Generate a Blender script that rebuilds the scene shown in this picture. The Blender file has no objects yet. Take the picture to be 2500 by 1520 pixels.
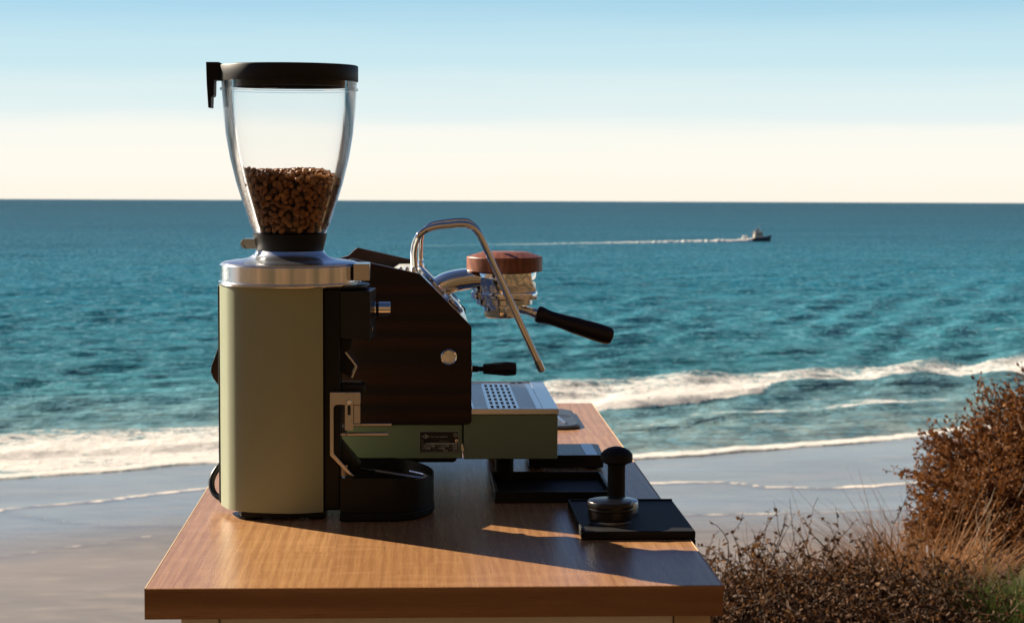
import bpy, bmesh, math, random
import numpy as np
from mathutils import Matrix, Vector
R = math.radians
scene = bpy.context.scene
col = scene.collection

# ------------------------------------------------------------------ camera
H = 0.465                      # eye height above the table plane
cam_d = bpy.data.cameras.new('camera')
cam = bpy.data.objects.new('camera', cam_d); col.objects.link(cam)
cam_d.sensor_width = 36.0; cam_d.lens = 68.4
cam_d.clip_start = 0.05; cam_d.clip_end = 60000
cam.matrix_world = Matrix(((0.9987209, -0.00111085, -0.05055032, 0),
                           (-0.05040458, 0.05708856, -0.99709592, 0),
                           (0.00399347, 0.9983685, 0.05695955, H), (0, 0, 0, 1)))
cam_d.dof.use_dof = True
cam_d.dof.focus_distance = 2.62
cam_d.dof.aperture_fstop = 18.0
scene.camera = cam

# ------------------------------------------------------------------ light
SUN_EL, SUN_AZ = 27.5, 53.0    # azimuth from +Y (out to sea) towards -X (left)
world = bpy.data.worlds.new('World'); scene.world = world
world.use_nodes = True
wn = world.node_tree; wn.nodes.clear()
sky = wn.nodes.new('ShaderNodeTexSky'); sky.sky_type = 'NISHITA'; sky.sun_disc = False
sky.sun_elevation = R(SUN_EL); sky.sun_rotation = R(-SUN_AZ)
sky.altitude = 0; sky.air_density = 0.32; sky.dust_density = 0.2; sky.ozone_density = 2.5
tcw = wn.nodes.new('ShaderNodeTexCoord'); sep = wn.nodes.new('ShaderNodeSeparateXYZ')
wn.links.new(tcw.outputs['Generated'], sep.inputs[0])
# marine haze: a cream band along the whole horizon that clears to blue a few degrees up
hz_r = wn.nodes.new('ShaderNodeValToRGB'); hz_r.color_ramp.interpolation = 'EASE'
for i, (p_, c_) in enumerate([(0.0, (7.85,7.35,6.4)), (.020, (7.95,7.6,6.75)), (.032, (7.6,7.55,6.95)), (.048, (6.0,6.95,7.0)), (.075, (4.6,6.35,6.9)), (.105, (3.35,5.6,6.65)), (.24, (.75,1.8,3.3))]):
    if i > 1: hz_r.color_ramp.elements.new(.5)
    hz_r.color_ramp.elements[i].position = p_; hz_r.color_ramp.elements[i].color = (*c_, 1)
fade = wn.nodes.new('ShaderNodeMapRange'); fade.interpolation_type = 'SMOOTHSTEP'
fade.inputs['From Min'].default_value = .06; fade.inputs['From Max'].default_value = .24
# thin uneven haze: the band's upper edge drifts a little along the horizon
hmap = wn.nodes.new('ShaderNodeMapping'); hmap.inputs['Scale'].default_value = (2.5, 2.5, 34)
hno = wn.nodes.new('ShaderNodeTexNoise'); hno.inputs['Scale'].default_value = 1.6; hno.inputs['Detail'].default_value = 6; hno.inputs['Roughness'].default_value = .55
wn.links.new(tcw.outputs['Generated'], hmap.inputs[0]); wn.links.new(hmap.outputs[0], hno.inputs['Vector'])
hma = wn.nodes.new('ShaderNodeMath'); hma.operation = 'MULTIPLY_ADD'; hma.inputs[1].default_value = .022; hma.inputs[2].default_value = -.011
wn.links.new(hno.outputs['Fac'], hma.inputs[0])
hmb = wn.nodes.new('ShaderNodeMath'); hmb.operation = 'ADD'
wn.links.new(hma.outputs[0], hmb.inputs[0]); wn.links.new(sep.outputs['Z'], hmb.inputs[1])
wn.links.new(hmb.outputs[0], hz_r.inputs[0]); wn.links.new(sep.outputs['Z'], fade.inputs['Value'])
hm = wn.nodes.new('ShaderNodeMix'); hm.data_type = 'RGBA'
wn.links.new(fade.outputs[0], hm.inputs[0]); wn.links.new(hz_r.outputs[0], hm.inputs[6]); wn.links.new(sky.outputs[0], hm.inputs[7])
bg = wn.nodes.new('ShaderNodeBackground'); bg.inputs['Strength'].default_value = 0.05
wo = wn.nodes.new('ShaderNodeOutputWorld')
wn.links.new(hm.outputs[2], bg.inputs['Color']); wn.links.new(bg.outputs[0], wo.inputs[0])
sun_d = bpy.data.lights.new('sun', 'SUN'); sun_d.energy = 5.0; sun_d.angle = R(0.5); sun_d.color = (1.0, 0.85, 0.66)
sun = bpy.data.objects.new('sun', sun_d); col.objects.link(sun)
sdir = Vector((-math.cos(R(SUN_EL)) * math.sin(R(SUN_AZ)), math.cos(R(SUN_EL)) * math.cos(R(SUN_AZ)), math.sin(R(SUN_EL))))
sun.rotation_euler = (-sdir).to_track_quat('-Z', 'Y').to_euler()
sun.location = (-10, 6, 8)

vs = scene.view_settings
vs.view_transform = 'Standard'; vs.look = 'None'; vs.exposure = 1.35; vs.gamma = 1.0
vs.use_curve_mapping = False

# ------------------------------------------------------------------ helpers
TT = Matrix.Translation((0, 0, H)) @ Matrix.Rotation(R(1.2834), 4, 'X') @ Matrix.Translation((0, 0, -H))  # table frame -> world
BASE = {}

def tag(o, label=None, cat=None, group=None, kind=None):
    if label: o['label'] = label
    if cat: o['category'] = cat
    if group: o['group'] = group
    if kind: o['kind'] = kind
    return o

def thing(name, base, label, cat, group=None, frame=TT):
    o = bpy.data.objects.new(name, None); col.objects.link(o)
    o.empty_display_size = 0.05
    o.matrix_world = frame @ Matrix.Translation(base)
    BASE[o.name] = Vector(base)
    return tag(o, label, cat, group)

class MB:
    """collects geometry, coordinates in the frame of the thing's surroundings"""
    def __init__(s): s.v = []; s.f = []
    def add(s, vs_, fs_):
        n = len(s.v); s.v += [tuple(p) for p in vs_]
        s.f += [tuple(i + n for i in f) for f in fs_]; return s
    def box(s, x0, x1, y0, y1, z0, z1):
        return s.add([(x0,y0,z0),(x1,y0,z0),(x1,y1,z0),(x0,y1,z0),(x0,y0,z1),(x1,y0,z1),(x1,y1,z1),(x0,y1,z1)],
                     [(0,3,2,1),(4,5,6,7),(0,1,5,4),(1,2,6,5),(2,3,7,6),(3,0,4,7)])
    def prism(s, pts, a0, a1, plane='XZ'):
        """polygon in a plane, extruded along the remaining axis"""
        def m(p, a):
            return (p[0], a, p[1]) if plane == 'XZ' else ((p[0], p[1], a) if plane == 'XY' else (a, p[0], p[1]))
        n = len(pts)
        V = [m(p, a0) for p in pts] + [m(p, a1) for p in pts]
        F = [tuple(range(n)), tuple(range(2*n-1, n-1, -1))] + [(i, i+n, (i+1) % n + n, (i+1) % n) for i in range(n)]
        return s.add(V, F)
    def lathe(s, prof, org, axis=(0,0,1), segs=64, a0=0.0, a1=2*math.pi, close=False):
        ax = Vector(axis).normalized()
        u = ax.orthogonal().normalized() if abs(ax.z) < .99 else Vector((1,0,0))
        w = ax.cross(u); o = Vector(org)
        full = abs(a1 - a0 - 2*math.pi) < 1e-6
        k = segs if full else segs + 1
        V = []
        for (r, h) in prof:
            r = max(r, 1e-6)
            for i in range(k):
                t = a0 + (a1-a0) * i / segs
                V.append(o + ax*h + (u*math.cos(t) + w*math.sin(t))*r)
        F = []
        m = len(prof)
        for j in range(m if close else m-1):
            jj = (j+1) % m
            for i in range(segs):
                ii = (i+1) % k
                F.append((j*k+i, j*k+ii, jj*k+ii, jj*k+i))
        return s.add(V, F)
    def tube(s, path, r, segs=12, caps=True):
        P = [Vector(p) for p in path]; n = len(P)
        rr = r if hasattr(r, '__len__') else [r]*n
        V = []; up = None
        for i in range(n):
            t = (P[min(i+1, n-1)] - P[max(i-1, 0)]).normalized()
            if up is None:
                up = t.orthogonal().normalized()
            up = (up - t*up.dot(t)).normalized(); w = t.cross(up)
            for k in range(segs):
                a = 2*math.pi*k/segs
                V.append(P[i] + (up*math.cos(a) + w*math.sin(a))*rr[i])
        F = [(i*segs+k, i*segs+(k+1) % segs, (i+1)*segs+(k+1) % segs, (i+1)*segs+k) for i in range(n-1) for k in range(segs)]
        if caps: F += [tuple(range(segs-1, -1, -1)), tuple(range((n-1)*segs, n*segs))]
        return s.add(V, F)
    def build(s, name, mat, parent=None, bevel=0, smooth=True, angle=35, bseg=2, frame=None, weld=True):
        base = Vector((0,0,0))
        if parent is not None:
            base = BASE[parent.name]
        me = bpy.data.meshes.new(name)
        me.from_pydata([tuple(Vector(p) - base) for p in s.v], [], s.f)
        bm = bmesh.new(); bm.from_mesh(me)
        if weld:
            bmesh.ops.remove_doubles(bm, verts=bm.verts, dist=1e-5)
            bmesh.ops.recalc_face_normals(bm, faces=bm.faces)
        bm.to_mesh(me); bm.free()
        if smooth:
            me.polygons.foreach_set('use_smooth', [True]*len(me.polygons))
            me.set_sharp_from_angle(angle=R(angle))
        me.materials.append(mat)
        o = bpy.data.objects.new(name, me); col.objects.link(o)
        if parent is not None:
            o.parent = parent; BASE[o.name] = base
        elif frame is not None:
            o.matrix_world = frame
        if bevel:
            b = o.modifiers.new('bevel', 'BEVEL'); b.width = bevel; b.segments = bseg
            b.limit_method = 'ANGLE'; b.angle_limit = R(40); b.harden_normals = True
        return o

def mesh_np(name, V, F, mat, parent=None, smooth=False):
    """vertices (n,3), faces (m,k) as numpy arrays, local coordinates"""
    me = bpy.data.meshes.new(name)
    V = np.asarray(V, dtype=np.float32); F = np.asarray(F, dtype=np.int32); k = F.shape[1]
    me.vertices.add(len(V)); me.vertices.foreach_set('co', V.ravel())
    me.loops.add(F.size); me.loops.foreach_set('vertex_index', F.ravel())
    me.polygons.add(len(F)); me.polygons.foreach_set('loop_start', np.arange(0, F.size, k, dtype=np.int32))
    me.polygons.foreach_set('loop_total', np.full(len(F), k, dtype=np.int32))
    me.polygons.foreach_set('use_smooth', np.full(len(F), smooth))
    me.update(calc_edges=True); me.validate()
    me.materials.append(mat)
    o = bpy.data.objects.new(name, me); col.objects.link(o)
    if parent is not None: o.parent = parent; BASE[o.name] = BASE.get(parent.name, Vector((0,0,0)))
    return o

def arc(cx, cz, r, a0, a1, n=8):
    return [(cx + r*math.cos(R(a0+(a1-a0)*i/n)), cz + r*math.sin(R(a0+(a1-a0)*i/n))) for i in range(n+1)]

def smooth_path(P, n=6):
    """Catmull-Rom through the points"""
    P = [Vector(p) for p in P]; out = []
    for i in range(len(P)-1):
        p0 = P[max(i-1, 0)]; p1 = P[i]; p2 = P[i+1]; p3 = P[min(i+2, len(P)-1)]
        for k in range(n):
            t = k/n
            out.append(0.5*((2*p1) + (p2-p0)*t + (2*p0-5*p1+4*p2-p3)*t*t + (3*p1-p0-3*p2+p3)*t**3))
    out.append(P[-1]); return out

# ------------------------------------------------------------------ materials
class NT:
    def __init__(s, name):
        s.m = bpy.data.materials.new(name); s.m.use_nodes = True
        s.t = s.m.node_tree; s.t.nodes.clear()
        s.out = s.n('ShaderNodeOutputMaterial')
    def n(s, ty, **kw):
        x = s.t.nodes.new(ty)
        for k, v in kw.items(): setattr(x, k, v)
        return x
    def l(s, a, b): s.t.links.new(a, b)
    def coord(s, scale=(1,1,1), kind='Object', rot=(0,0,0)):
        tc = s.n('ShaderNodeTexCoord'); mp = s.n('ShaderNodeMapping')
        mp.inputs['Scale'].default_value = scale; mp.inputs['Rotation'].default_value = rot
        s.l(tc.outputs[kind], mp.inputs[0]); return mp.outputs[0]
    def noise(s, vec, scale, detail=4, rough=.55, dist=0.0):
        x = s.n('ShaderNodeTexNoise'); x.inputs['Scale'].default_value = scale
        x.inputs['Detail'].default_value = detail; x.inputs['Roughness'].default_value = rough
        x.inputs['Distortion'].default_value = dist
        if vec is not None: s.l(vec, x.inputs['Vector'])
        return x.outputs['Fac']
    def ramp(s, fac, stops, interp='LINEAR'):
        x = s.n('ShaderNodeValToRGB'); e = x.color_ramp.elements; x.color_ramp.interpolation = interp
        while len(e) < len(stops): e.new(0.5)
        for i, (p, c) in enumerate(stops):
            e[i].position = p; e[i].color = (c[0], c[1], c[2], 1) if hasattr(c, '__len__') else (c, c, c, 1)
        s.l(fac, x.inputs[0]); return x.outputs[0]
    def math(s, op, a, b=None, c=None, clamp=False):
        x = s.n('ShaderNodeMath', operation=op); x.use_clamp = clamp
        for i, q in enumerate((a, b, c)):
            if q is None: continue
            if hasattr(q, 'links') or hasattr(q, 'is_output'): s.l(q, x.inputs[i])
            else: x.inputs[i].default_value = q
        return x.outputs[0]
    def mix(s, fac, a, b, mode='MIX'):
        x = s.n('ShaderNodeMix', data_type='RGBA', blend_type=mode)
        for q, i in ((fac, 0), (a, 6), (b, 7)):
            if hasattr(q, 'is_output'): s.l(q, x.inputs[i])
            else: x.inputs[i].default_value = q if i == 0 else (*q[:3], 1)
        return x.outputs[2]
    def bump(s, h, strength=.2, dist=.01, normal=None):
        x = s.n('ShaderNodeBump'); x.inputs['Strength'].default_value = strength; x.inputs['Distance'].default_value = dist
        s.l(h, x.inputs['Height'])
        if normal is not None: s.l(normal, x.inputs['Normal'])
        return x.outputs[0]
    def attr(s, name):
        x = s.n('ShaderNodeAttribute'); x.attribute_name = name; return x
    def pbr(s, base, rough=.5, metal=0, spec=.5, normal=None, coat=0, coat_rough=.05, trans=0, ior=None, sub=0, emit=None):
        p = s.n('ShaderNodeBsdfPrincipled')
        def put(k, v):
            if hasattr(v, 'is_output'): s.l(v, p.inputs[k])
            else: p.inputs[k].default_value = (*v[:3], 1) if hasattr(v, '__len__') else v
        put('Base Color', base); put('Roughness', rough); put('Metallic', metal); put('Specular IOR Level', spec)
        put('Coat Weight', coat); put('Coat Roughness', coat_rough); put('Transmission Weight', trans)
        if ior: put('IOR', ior)
        if normal is not None: s.l(normal, p.inputs['Normal'])
        s.l(p.outputs[0], s.out.inputs[0]); s.p = p
        return s.m

def simple(name, base, rough=.5, metal=0, spec=.5, var=.12, scale=40, bump=0, coat=0):
    """plain material with slight tonal and gloss variation (dust, handling)"""
    t = NT(name); v = t.coord()
    n1 = t.noise(v, scale, 5); n2 = t.noise(v, scale*7, 3)
    c = t.mix(n1, [q*(1-var) for q in base], [min(1, q*(1+var)) for q in base])
    r = t.math('ADD', t.math('MULTIPLY', t.math('SUBTRACT', n2, .5), .14 if metal < .5 else .05), rough, clamp=True)
    nb = t.bump(n2, bump, .0005) if bump else None
    return t.pbr(c, r, metal, spec, nb, coat)

def m_wood(name, c0, c1, c2, along='Y', rough=.38, scale=1.0, spec=.5, coat=0.0, stave=None):
    t = NT(name)
    sc = {'Y': (9, .55, 9), 'X': (.55, 9, 9), 'Z': (9, 9, .55)}[along]
    v = t.coord([q*scale for q in sc])
    big = t.noise(v, 1.6, 3, .5, 1.2)
    rings = t.n('ShaderNodeTexWave', wave_type='BANDS', bands_direction={'Y': 'X', 'X': 'Z', 'Z': 'X'}[along])
    rings.inputs['Scale'].default_value = 1.3; rings.inputs['Distortion'].default_value = 7.5
    rings.inputs['Detail'].default_value = 4; rings.inputs['Detail Scale'].default_value = 1.1
    t.l(v, rings.inputs['Vector'])
    fine = t.noise(t.coord([q*scale*6 for q in sc]), 5, 6, .65)
    pores = t.noise(t.coord([q*scale*(14 if q > 1 else 7) for q in sc]), 6, 3, .6)
    a = t.mix(t.ramp(rings.outputs['Fac'], [(.1, 0), (.9, 1)]), c0, c1)
    b = t.mix(t.ramp(big, [(.35, 0), (.72, 1)]), a, c2)
    f = t.mix(t.ramp(fine, [(.3, .0), (.7, .5)]), b, [q*.62 for q in c0])
    f = t.mix(t.ramp(pores, [(.60, 0), (.70, .55)]), f, [q*.42 for q in c0])
    r = t.math('ADD', t.math('MULTIPLY', fine, .16), rough - .08)
    return t.pbr(f, r, 0, spec, t.bump(fine, .06, .0006), coat, .12)

M = {}
def m_table():
    """oak-look laminate printed in lengthwise staves"""
    t = NT('table_laminate'); v = t.coord()
    br = t.n('ShaderNodeTexBrick'); br.offset = .37; br.squash = 1.0
    for k_, x_ in (('Scale', 1.0), ('Mortar Size', .0006), ('Mortar Smooth', .6), ('Brick Width', .95), ('Row Height', .118), ('Bias', 0.0)): br.inputs[k_].default_value = x_
    br.inputs['Color1'].default_value = (0,0,0,1); br.inputs['Color2'].default_value = (1,1,1,1); br.inputs['Mortar'].default_value = (.5,.5,.5,1)
    t.l(t.coord((1,1,1), rot=(0,0,R(90))), br.inputs['Vector'])
    sid = br.outputs['Color']
    # every stave gets its own stretch of grain
    off = t.n('ShaderNodeVectorMath', operation='SCALE'); off.inputs['Scale'].default_value = 3.7; t.l(sid, off.inputs[0])
    def vec(sc):
        a = t.n('ShaderNodeVectorMath', operation='ADD'); t.l(v, a.inputs[0]); t.l(off.outputs[0], a.inputs[1])
        m = t.n('ShaderNodeMapping'); m.inputs['Scale'].default_value = sc; t.l(a.outputs[0], m.inputs[0]); return m.outputs[0]
    warp = t.noise(vec((5, 1.3, 5)), 1.0, 3, .5)
    w = t.n('ShaderNodeTexWave', wave_type='BANDS', bands_direction='X'); t.l(vec((1, .10, 1)), w.inputs['Vector'])
    w.inputs['Scale'].default_value = 21; w.inputs['Distortion'].default_value = 9; w.inputs['Detail'].default_value = 5; w.inputs['Detail Scale'].default_value = .9; w.inputs['Detail Roughness'].default_value = .62
    fine_ = t.noise(vec((330, 9, 330)), 1.0, 5, .7); dash = t.noise(vec((520, 34, 520)), 1.0, 3, .6); cross = t.noise(vec((7, 42, 7)), 1.0, 3, .5, .6)
    c = t.mix(sid, (.385,.200,.082), (.47,.260,.112))
    c = t.mix(t.ramp(w.outputs['Fac'], [(.30, 0), (.95, .36)]), c, (.22,.100,.037))
    c = t.mix(t.ramp(fine_, [(.38, 0), (.70, .62)]), c, (.215,.090,.036))
    c = t.mix(t.ramp(dash, [(.60, 0), (.72, .5)]), c, (.20,.085,.034))
    c = t.mix(t.ramp(cross, [(.50, 0), (.72, .26)]), c, (.56,.31,.15))
    crack = t.noise(vec((60, 2.2, 60)), 1.0, 2, .5, 1.5)
    c = t.mix(t.ramp(crack, [(.735, 0), (.76, .8)]), c, (.10,.045,.02))
    r = t.math('ADD', t.math('MULTIPLY', fine_, .12), .22)
    return t.pbr(c, r, 0, .5, t.bump(fine_, .08, .0004))
M['table'] = m_table()
M['edge'] = m_wood('table_edge_laminate', (.36,.17,.062), (.50,.25,.10), (.28,.125,.042), 'X', .5, 1.2, .3)
M['edge_pale'] = simple('pale_edge_strip', (.62,.45,.28), .5, var=.2)
M['cream'] = simple('cream_cabinet_paint', (.80,.73,.64), .45, var=.06, scale=8)
M['sage'] = simple('sage_paint_satin', (.275,.300,.190), .42, 0, .5, .04, 25, .03)
M['sage_dark'] = simple('sage_powder_coat', (.16,.222,.145), .45, 0, .5, .05, 60, .05)
M['black'] = simple('black_plastic', (.004,.004,.004), .42, 0, .25, .3, 60, .04)
M['black_matte'] = simple('black_rubber', (.005,.005,.005), .6, 0, .25, .3, 90, .08)
M['black_metal'] = simple('black_anodised', (.005,.005,.006), .30, 0, .4, .2, 50)
M['lid'] = simple('black_lid_plastic', (.006,.006,.006), .5, 0, .3, .2, 80, .05)
M['alu'] = simple('polished_aluminium', (.86,.86,.87), .13, 1, .5, .03, 30)
M['alu_top'] = simple('satin_aluminium', (.80,.83,.87), .26, 1, .5, .04, 60)
M['steel'] = simple('brushed_steel', (.60,.56,.52), .22, 1, .5, .08, 80)
M['stainless'] = simple('stainless_sheet', (.74,.77,.80), .24, 1, .5, .05, 50)
M['grey_plate'] = simple('grey_enamel', (.42,.44,.40), .40, 0, .5, .05, 40)
M['walnut_dark'] = m_wood('dark_walnut', (.008,.0027,.0022), (.040,.0100,.0052), (.018,.0052,.0032), 'X', .40, .9, .3)
M['walnut_red'] = m_wood('red_walnut', (.20,.066,.032), (.30,.105,.05), (.15,.048,.024), 'Y', .40, 3.0, .4)
M['handle_wood'] = m_wood('handle_dark_wood', (.012,.006,.005), (.022,.010,.007), (.009,.005,.004), 'X', .45, 4, .35)
M['slate'] = simple('slate_silicone', (.045,.055,.068), .36, 0, .5, .25, 30, .06)
M['strip'] = simple('silver_strip', (.45,.55,.62), .30, 1, .5, .05, 60)
def m_bean():
    t = NT('roasted_bean'); g = t.n('ShaderNodeNewGeometry'); oi = t.n('ShaderNodeObjectInfo')
    k = t.math('FRACT', t.math('ADD', g.outputs['Random Per Island'], oi.outputs['Random']))
    c = t.ramp(k, [(0, (.10,.038,.011)), (.35, (.18,.072,.021)), (.7, (.25,.108,.033)), (1, (.34,.155,.05))])
    return t.pbr(c, .44, 0, .45)
M['bean'] = m_bean()
M['bean_core'] = simple('bean_bed_core', (.03,.012,.006), .8)
M['plate_black'] = simple('plate_black_print', (.004,.004,.004), .35)
M['plate_grey'] = simple('plate_grey_print', (.34,.35,.33), .45)
M['white_plastic'] = simple('white_plastic', (.75,.75,.72), .4)

def m_chrome():
    t = NT('chrome'); v = t.coord()
    n = t.noise(v, 900, 2); r = t.math('ADD', t.math('MULTIPLY', t.noise(v, 60, 5), .06), .03)
    return t.pbr((.82,.81,.79), r, 1, .5)
M['chrome'] = m_chrome()

def m_clear():
    """clear polycarbonate wall: transparent with a Fresnel sheen"""
    t = NT('clear_polycarbonate')
    tr = t.n('ShaderNodeBsdfTransparent'); gl = t.n('ShaderNodeBsdfGlossy')
    gl.inputs['Roughness'].default_value = .04; gl.inputs['Color'].default_value = (.95,.97,1,1)
    fr = t.n('ShaderNodeFresnel'); fr.inputs['IOR'].default_value = 1.18
    lw = t.n('ShaderNodeLayerWeight'); lw.inputs['Blend'].default_value = .22
    t.l(t.mix(t.ramp(lw.outputs['Facing'], [(.62, 0), (1, 1)]), (.994,.994,.993), (.84,.88,.91)), tr.inputs['Color'])
    v = t.coord()
    smear = t.noise(t.coord((1,1,.25)), 26, 5, .6)
    mx = t.n('ShaderNodeMixShader')
    t.l(t.math('MULTIPLY', fr.outputs[0], t.math('ADD', t.math('MULTIPLY', smear, .5), .65), clamp=True), mx.inputs[0])
    t.l(tr.outputs[0], mx.inputs[1]); t.l(gl.outputs[0], mx.inputs[2])
    t.l(mx.outputs[0], t.out.inputs[0]); return t.m
M['clear'] = m_clear()

# ================================================================== THE SETTING
SEA = -11.5
rng = np.random.default_rng(7)

def vnoise(x, y, seed=0):
    """smooth value noise in [0,1] on numpy arrays"""
    xi = np.floor(x).astype(np.int64); yi = np.floor(y).astype(np.int64)
    xf = x - xi; yf = y - yi
    def h(a, b):
        n = (a*374761393 + b*668265263 + seed*974634777) & 0x7fffffff
        n = ((n ^ (n >> 13)) * 1274126177) & 0x7fffffff
        return ((n ^ (n >> 16)) & 0xffff) / 65535.0
    u = xf*xf*(3-2*xf); w = yf*yf*(3-2*yf)
    return (h(xi,yi)*(1-u)+h(xi+1,yi)*u)*(1-w) + (h(xi,yi+1)*(1-u)+h(xi+1,yi+1)*u)*w
def fbm(x, y, seed=0, oct=4):
    s = 0; a = .5; t = 0
    for i in range(oct):
        s = s + a*vnoise(x*2**i, y*2**i, seed+i*17); t += a; a *= .5
    return s/t
def sstep(a, b, x):
    t = np.clip((x-a)/(b-a), 0, 1); return t*t*(3-2*t)

def crest(tab):
    xs, ys = zip(*tab)
    return lambda x: np.interp(x, xs, ys)
swash = crest([(-120,48),(-30,79),(-17.7,83.7),(-8.9,88.2),(0,89.0),(10.2,89.2),(17,92.5),(24.5,97),(40,107),(120,150)])
bfront = crest([(-120,50),(-30,85),(-19,90.3),(-9.5,94),(-1,100),(7.7,109.2),(15,115),(23.5,122.5),(32,126),(41.7,130.6),(60,139),(150,185)])
bback = crest([(-120,58),(-30,93),(-21,99),(-10.6,104.8),(-1,114),(8.7,127),(20,133),(32.4,139.5),(47.7,149.5),(70,164),(150,215)])

def m_sea():
    t = NT('sea_water')
    geo = t.n('ShaderNodeTexCoord'); P = geo.outputs['Object']
    A = t.attr('foam').outputs['Fac']; D = t.attr('shallow').outputs['Fac']
    def mp(sx, sy):
        m = t.n('ShaderNodeMapping'); m.inputs['Scale'].default_value = (sx, sy, 1); m.inputs['Rotation'].default_value = (0,0,R(-12))
        t.l(P, m.inputs[0]); return m.outputs[0]
    # water body colour: sandy shallows, turquoise, deep blue
    base = t.ramp(D, [(0.0, (.22,.25,.245)), (.10, (.165,.26,.275)), (.26, (.056,.225,.280)), (.55, (.013,.150,.235)), (.80, (.006,.078,.150)), (1.0, (.003,.030,.072))])
    pat = t.noise(mp(.34, .22), 1.0, 7, .70, .4)
    pat2 = t.noise(mp(1.5, .80), 1.0, 6, .70, .3)
    pat3 = t.noise(mp(.010, .02), 1.0, 4, .6, .3)
    base = t.mix(t.ramp(pat, [(.36, .75), (.60, 0)]), base, (.004,.060,.092))
    base = t.mix(t.ramp(pat2, [(.48, 0), (.66, .62)]), base, (.17,.37,.47))  # pale ripple highlights painted into the water colour
    base = t.mix(t.ramp(pat3, [(.42, 0), (.68, .30)]), base, (.010,.055,.085))
    w1 = t.noise(mp(.45, .60), 1.0, 7, .66, .2); w2 = t.noise(mp(2.0, 2.6), 1.0, 5, .6, .2); w3 = t.noise(mp(.045, .12), 1.0, 5, .6)
    nb = t.bump(w3, .9, 2.2); nb = t.bump(w1, .85, .55, nb); nb = t.bump(w2, .5, .10, nb)
    df = t.n('ShaderNodeBsdfDiffuse'); t.l(base, df.inputs['Color']); t.l(nb, df.inputs['Normal'])
    gl = t.n('ShaderNodeBsdfGlossy'); gl.inputs['Roughness'].default_value = .22; t.l(nb, gl.inputs['Normal'])
    fr = t.n('ShaderNodeFresnel'); fr.inputs['IOR'].default_value = 1.2; t.l(nb, fr.inputs['Normal'])
    mx = t.n('ShaderNodeMixShader')
    t.l(t.math('MINIMUM', t.math('MULTIPLY', fr.outputs[0], .32), .12), mx.inputs[0])
    t.l(df.outputs[0], mx.inputs[1]); t.l(gl.outputs[0], mx.inputs[2])
    # foam
    f1 = t.noise(mp(2.6, 2.6), 1.0, 8, .72, .9); f2 = t.noise(mp(.55, .75), 1.0, 6, .66, 1.2)
    ff = t.math('ADD', t.math('MULTIPLY', f1, .52), t.math('MULTIPLY', f2, .48))
    k = t.math('MULTIPLY', t.math('SUBTRACT', t.math('ADD', A, -.06), t.math('MULTIPLY', t.math('SUBTRACT', ff, .28), 2.3)), 4.0, clamp=True)
    fo = t.n('ShaderNodeBsdfDiffuse'); fo.inputs['Color'].default_value = (.92,.90,.87,1)
    t.l(t.bump(ff, 1.0, .9), fo.inputs['Normal'])
    m2 = t.n('ShaderNodeMixShader'); t.l(k, m2.inputs[0]); t.l(mx.outputs[0], m2.inputs[1]); t.l(fo.outputs[0], m2.inputs[2])
    t.l(m2.outputs[0], t.out.inputs[0]); return t.m
M['sea'] = m_sea()

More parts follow.
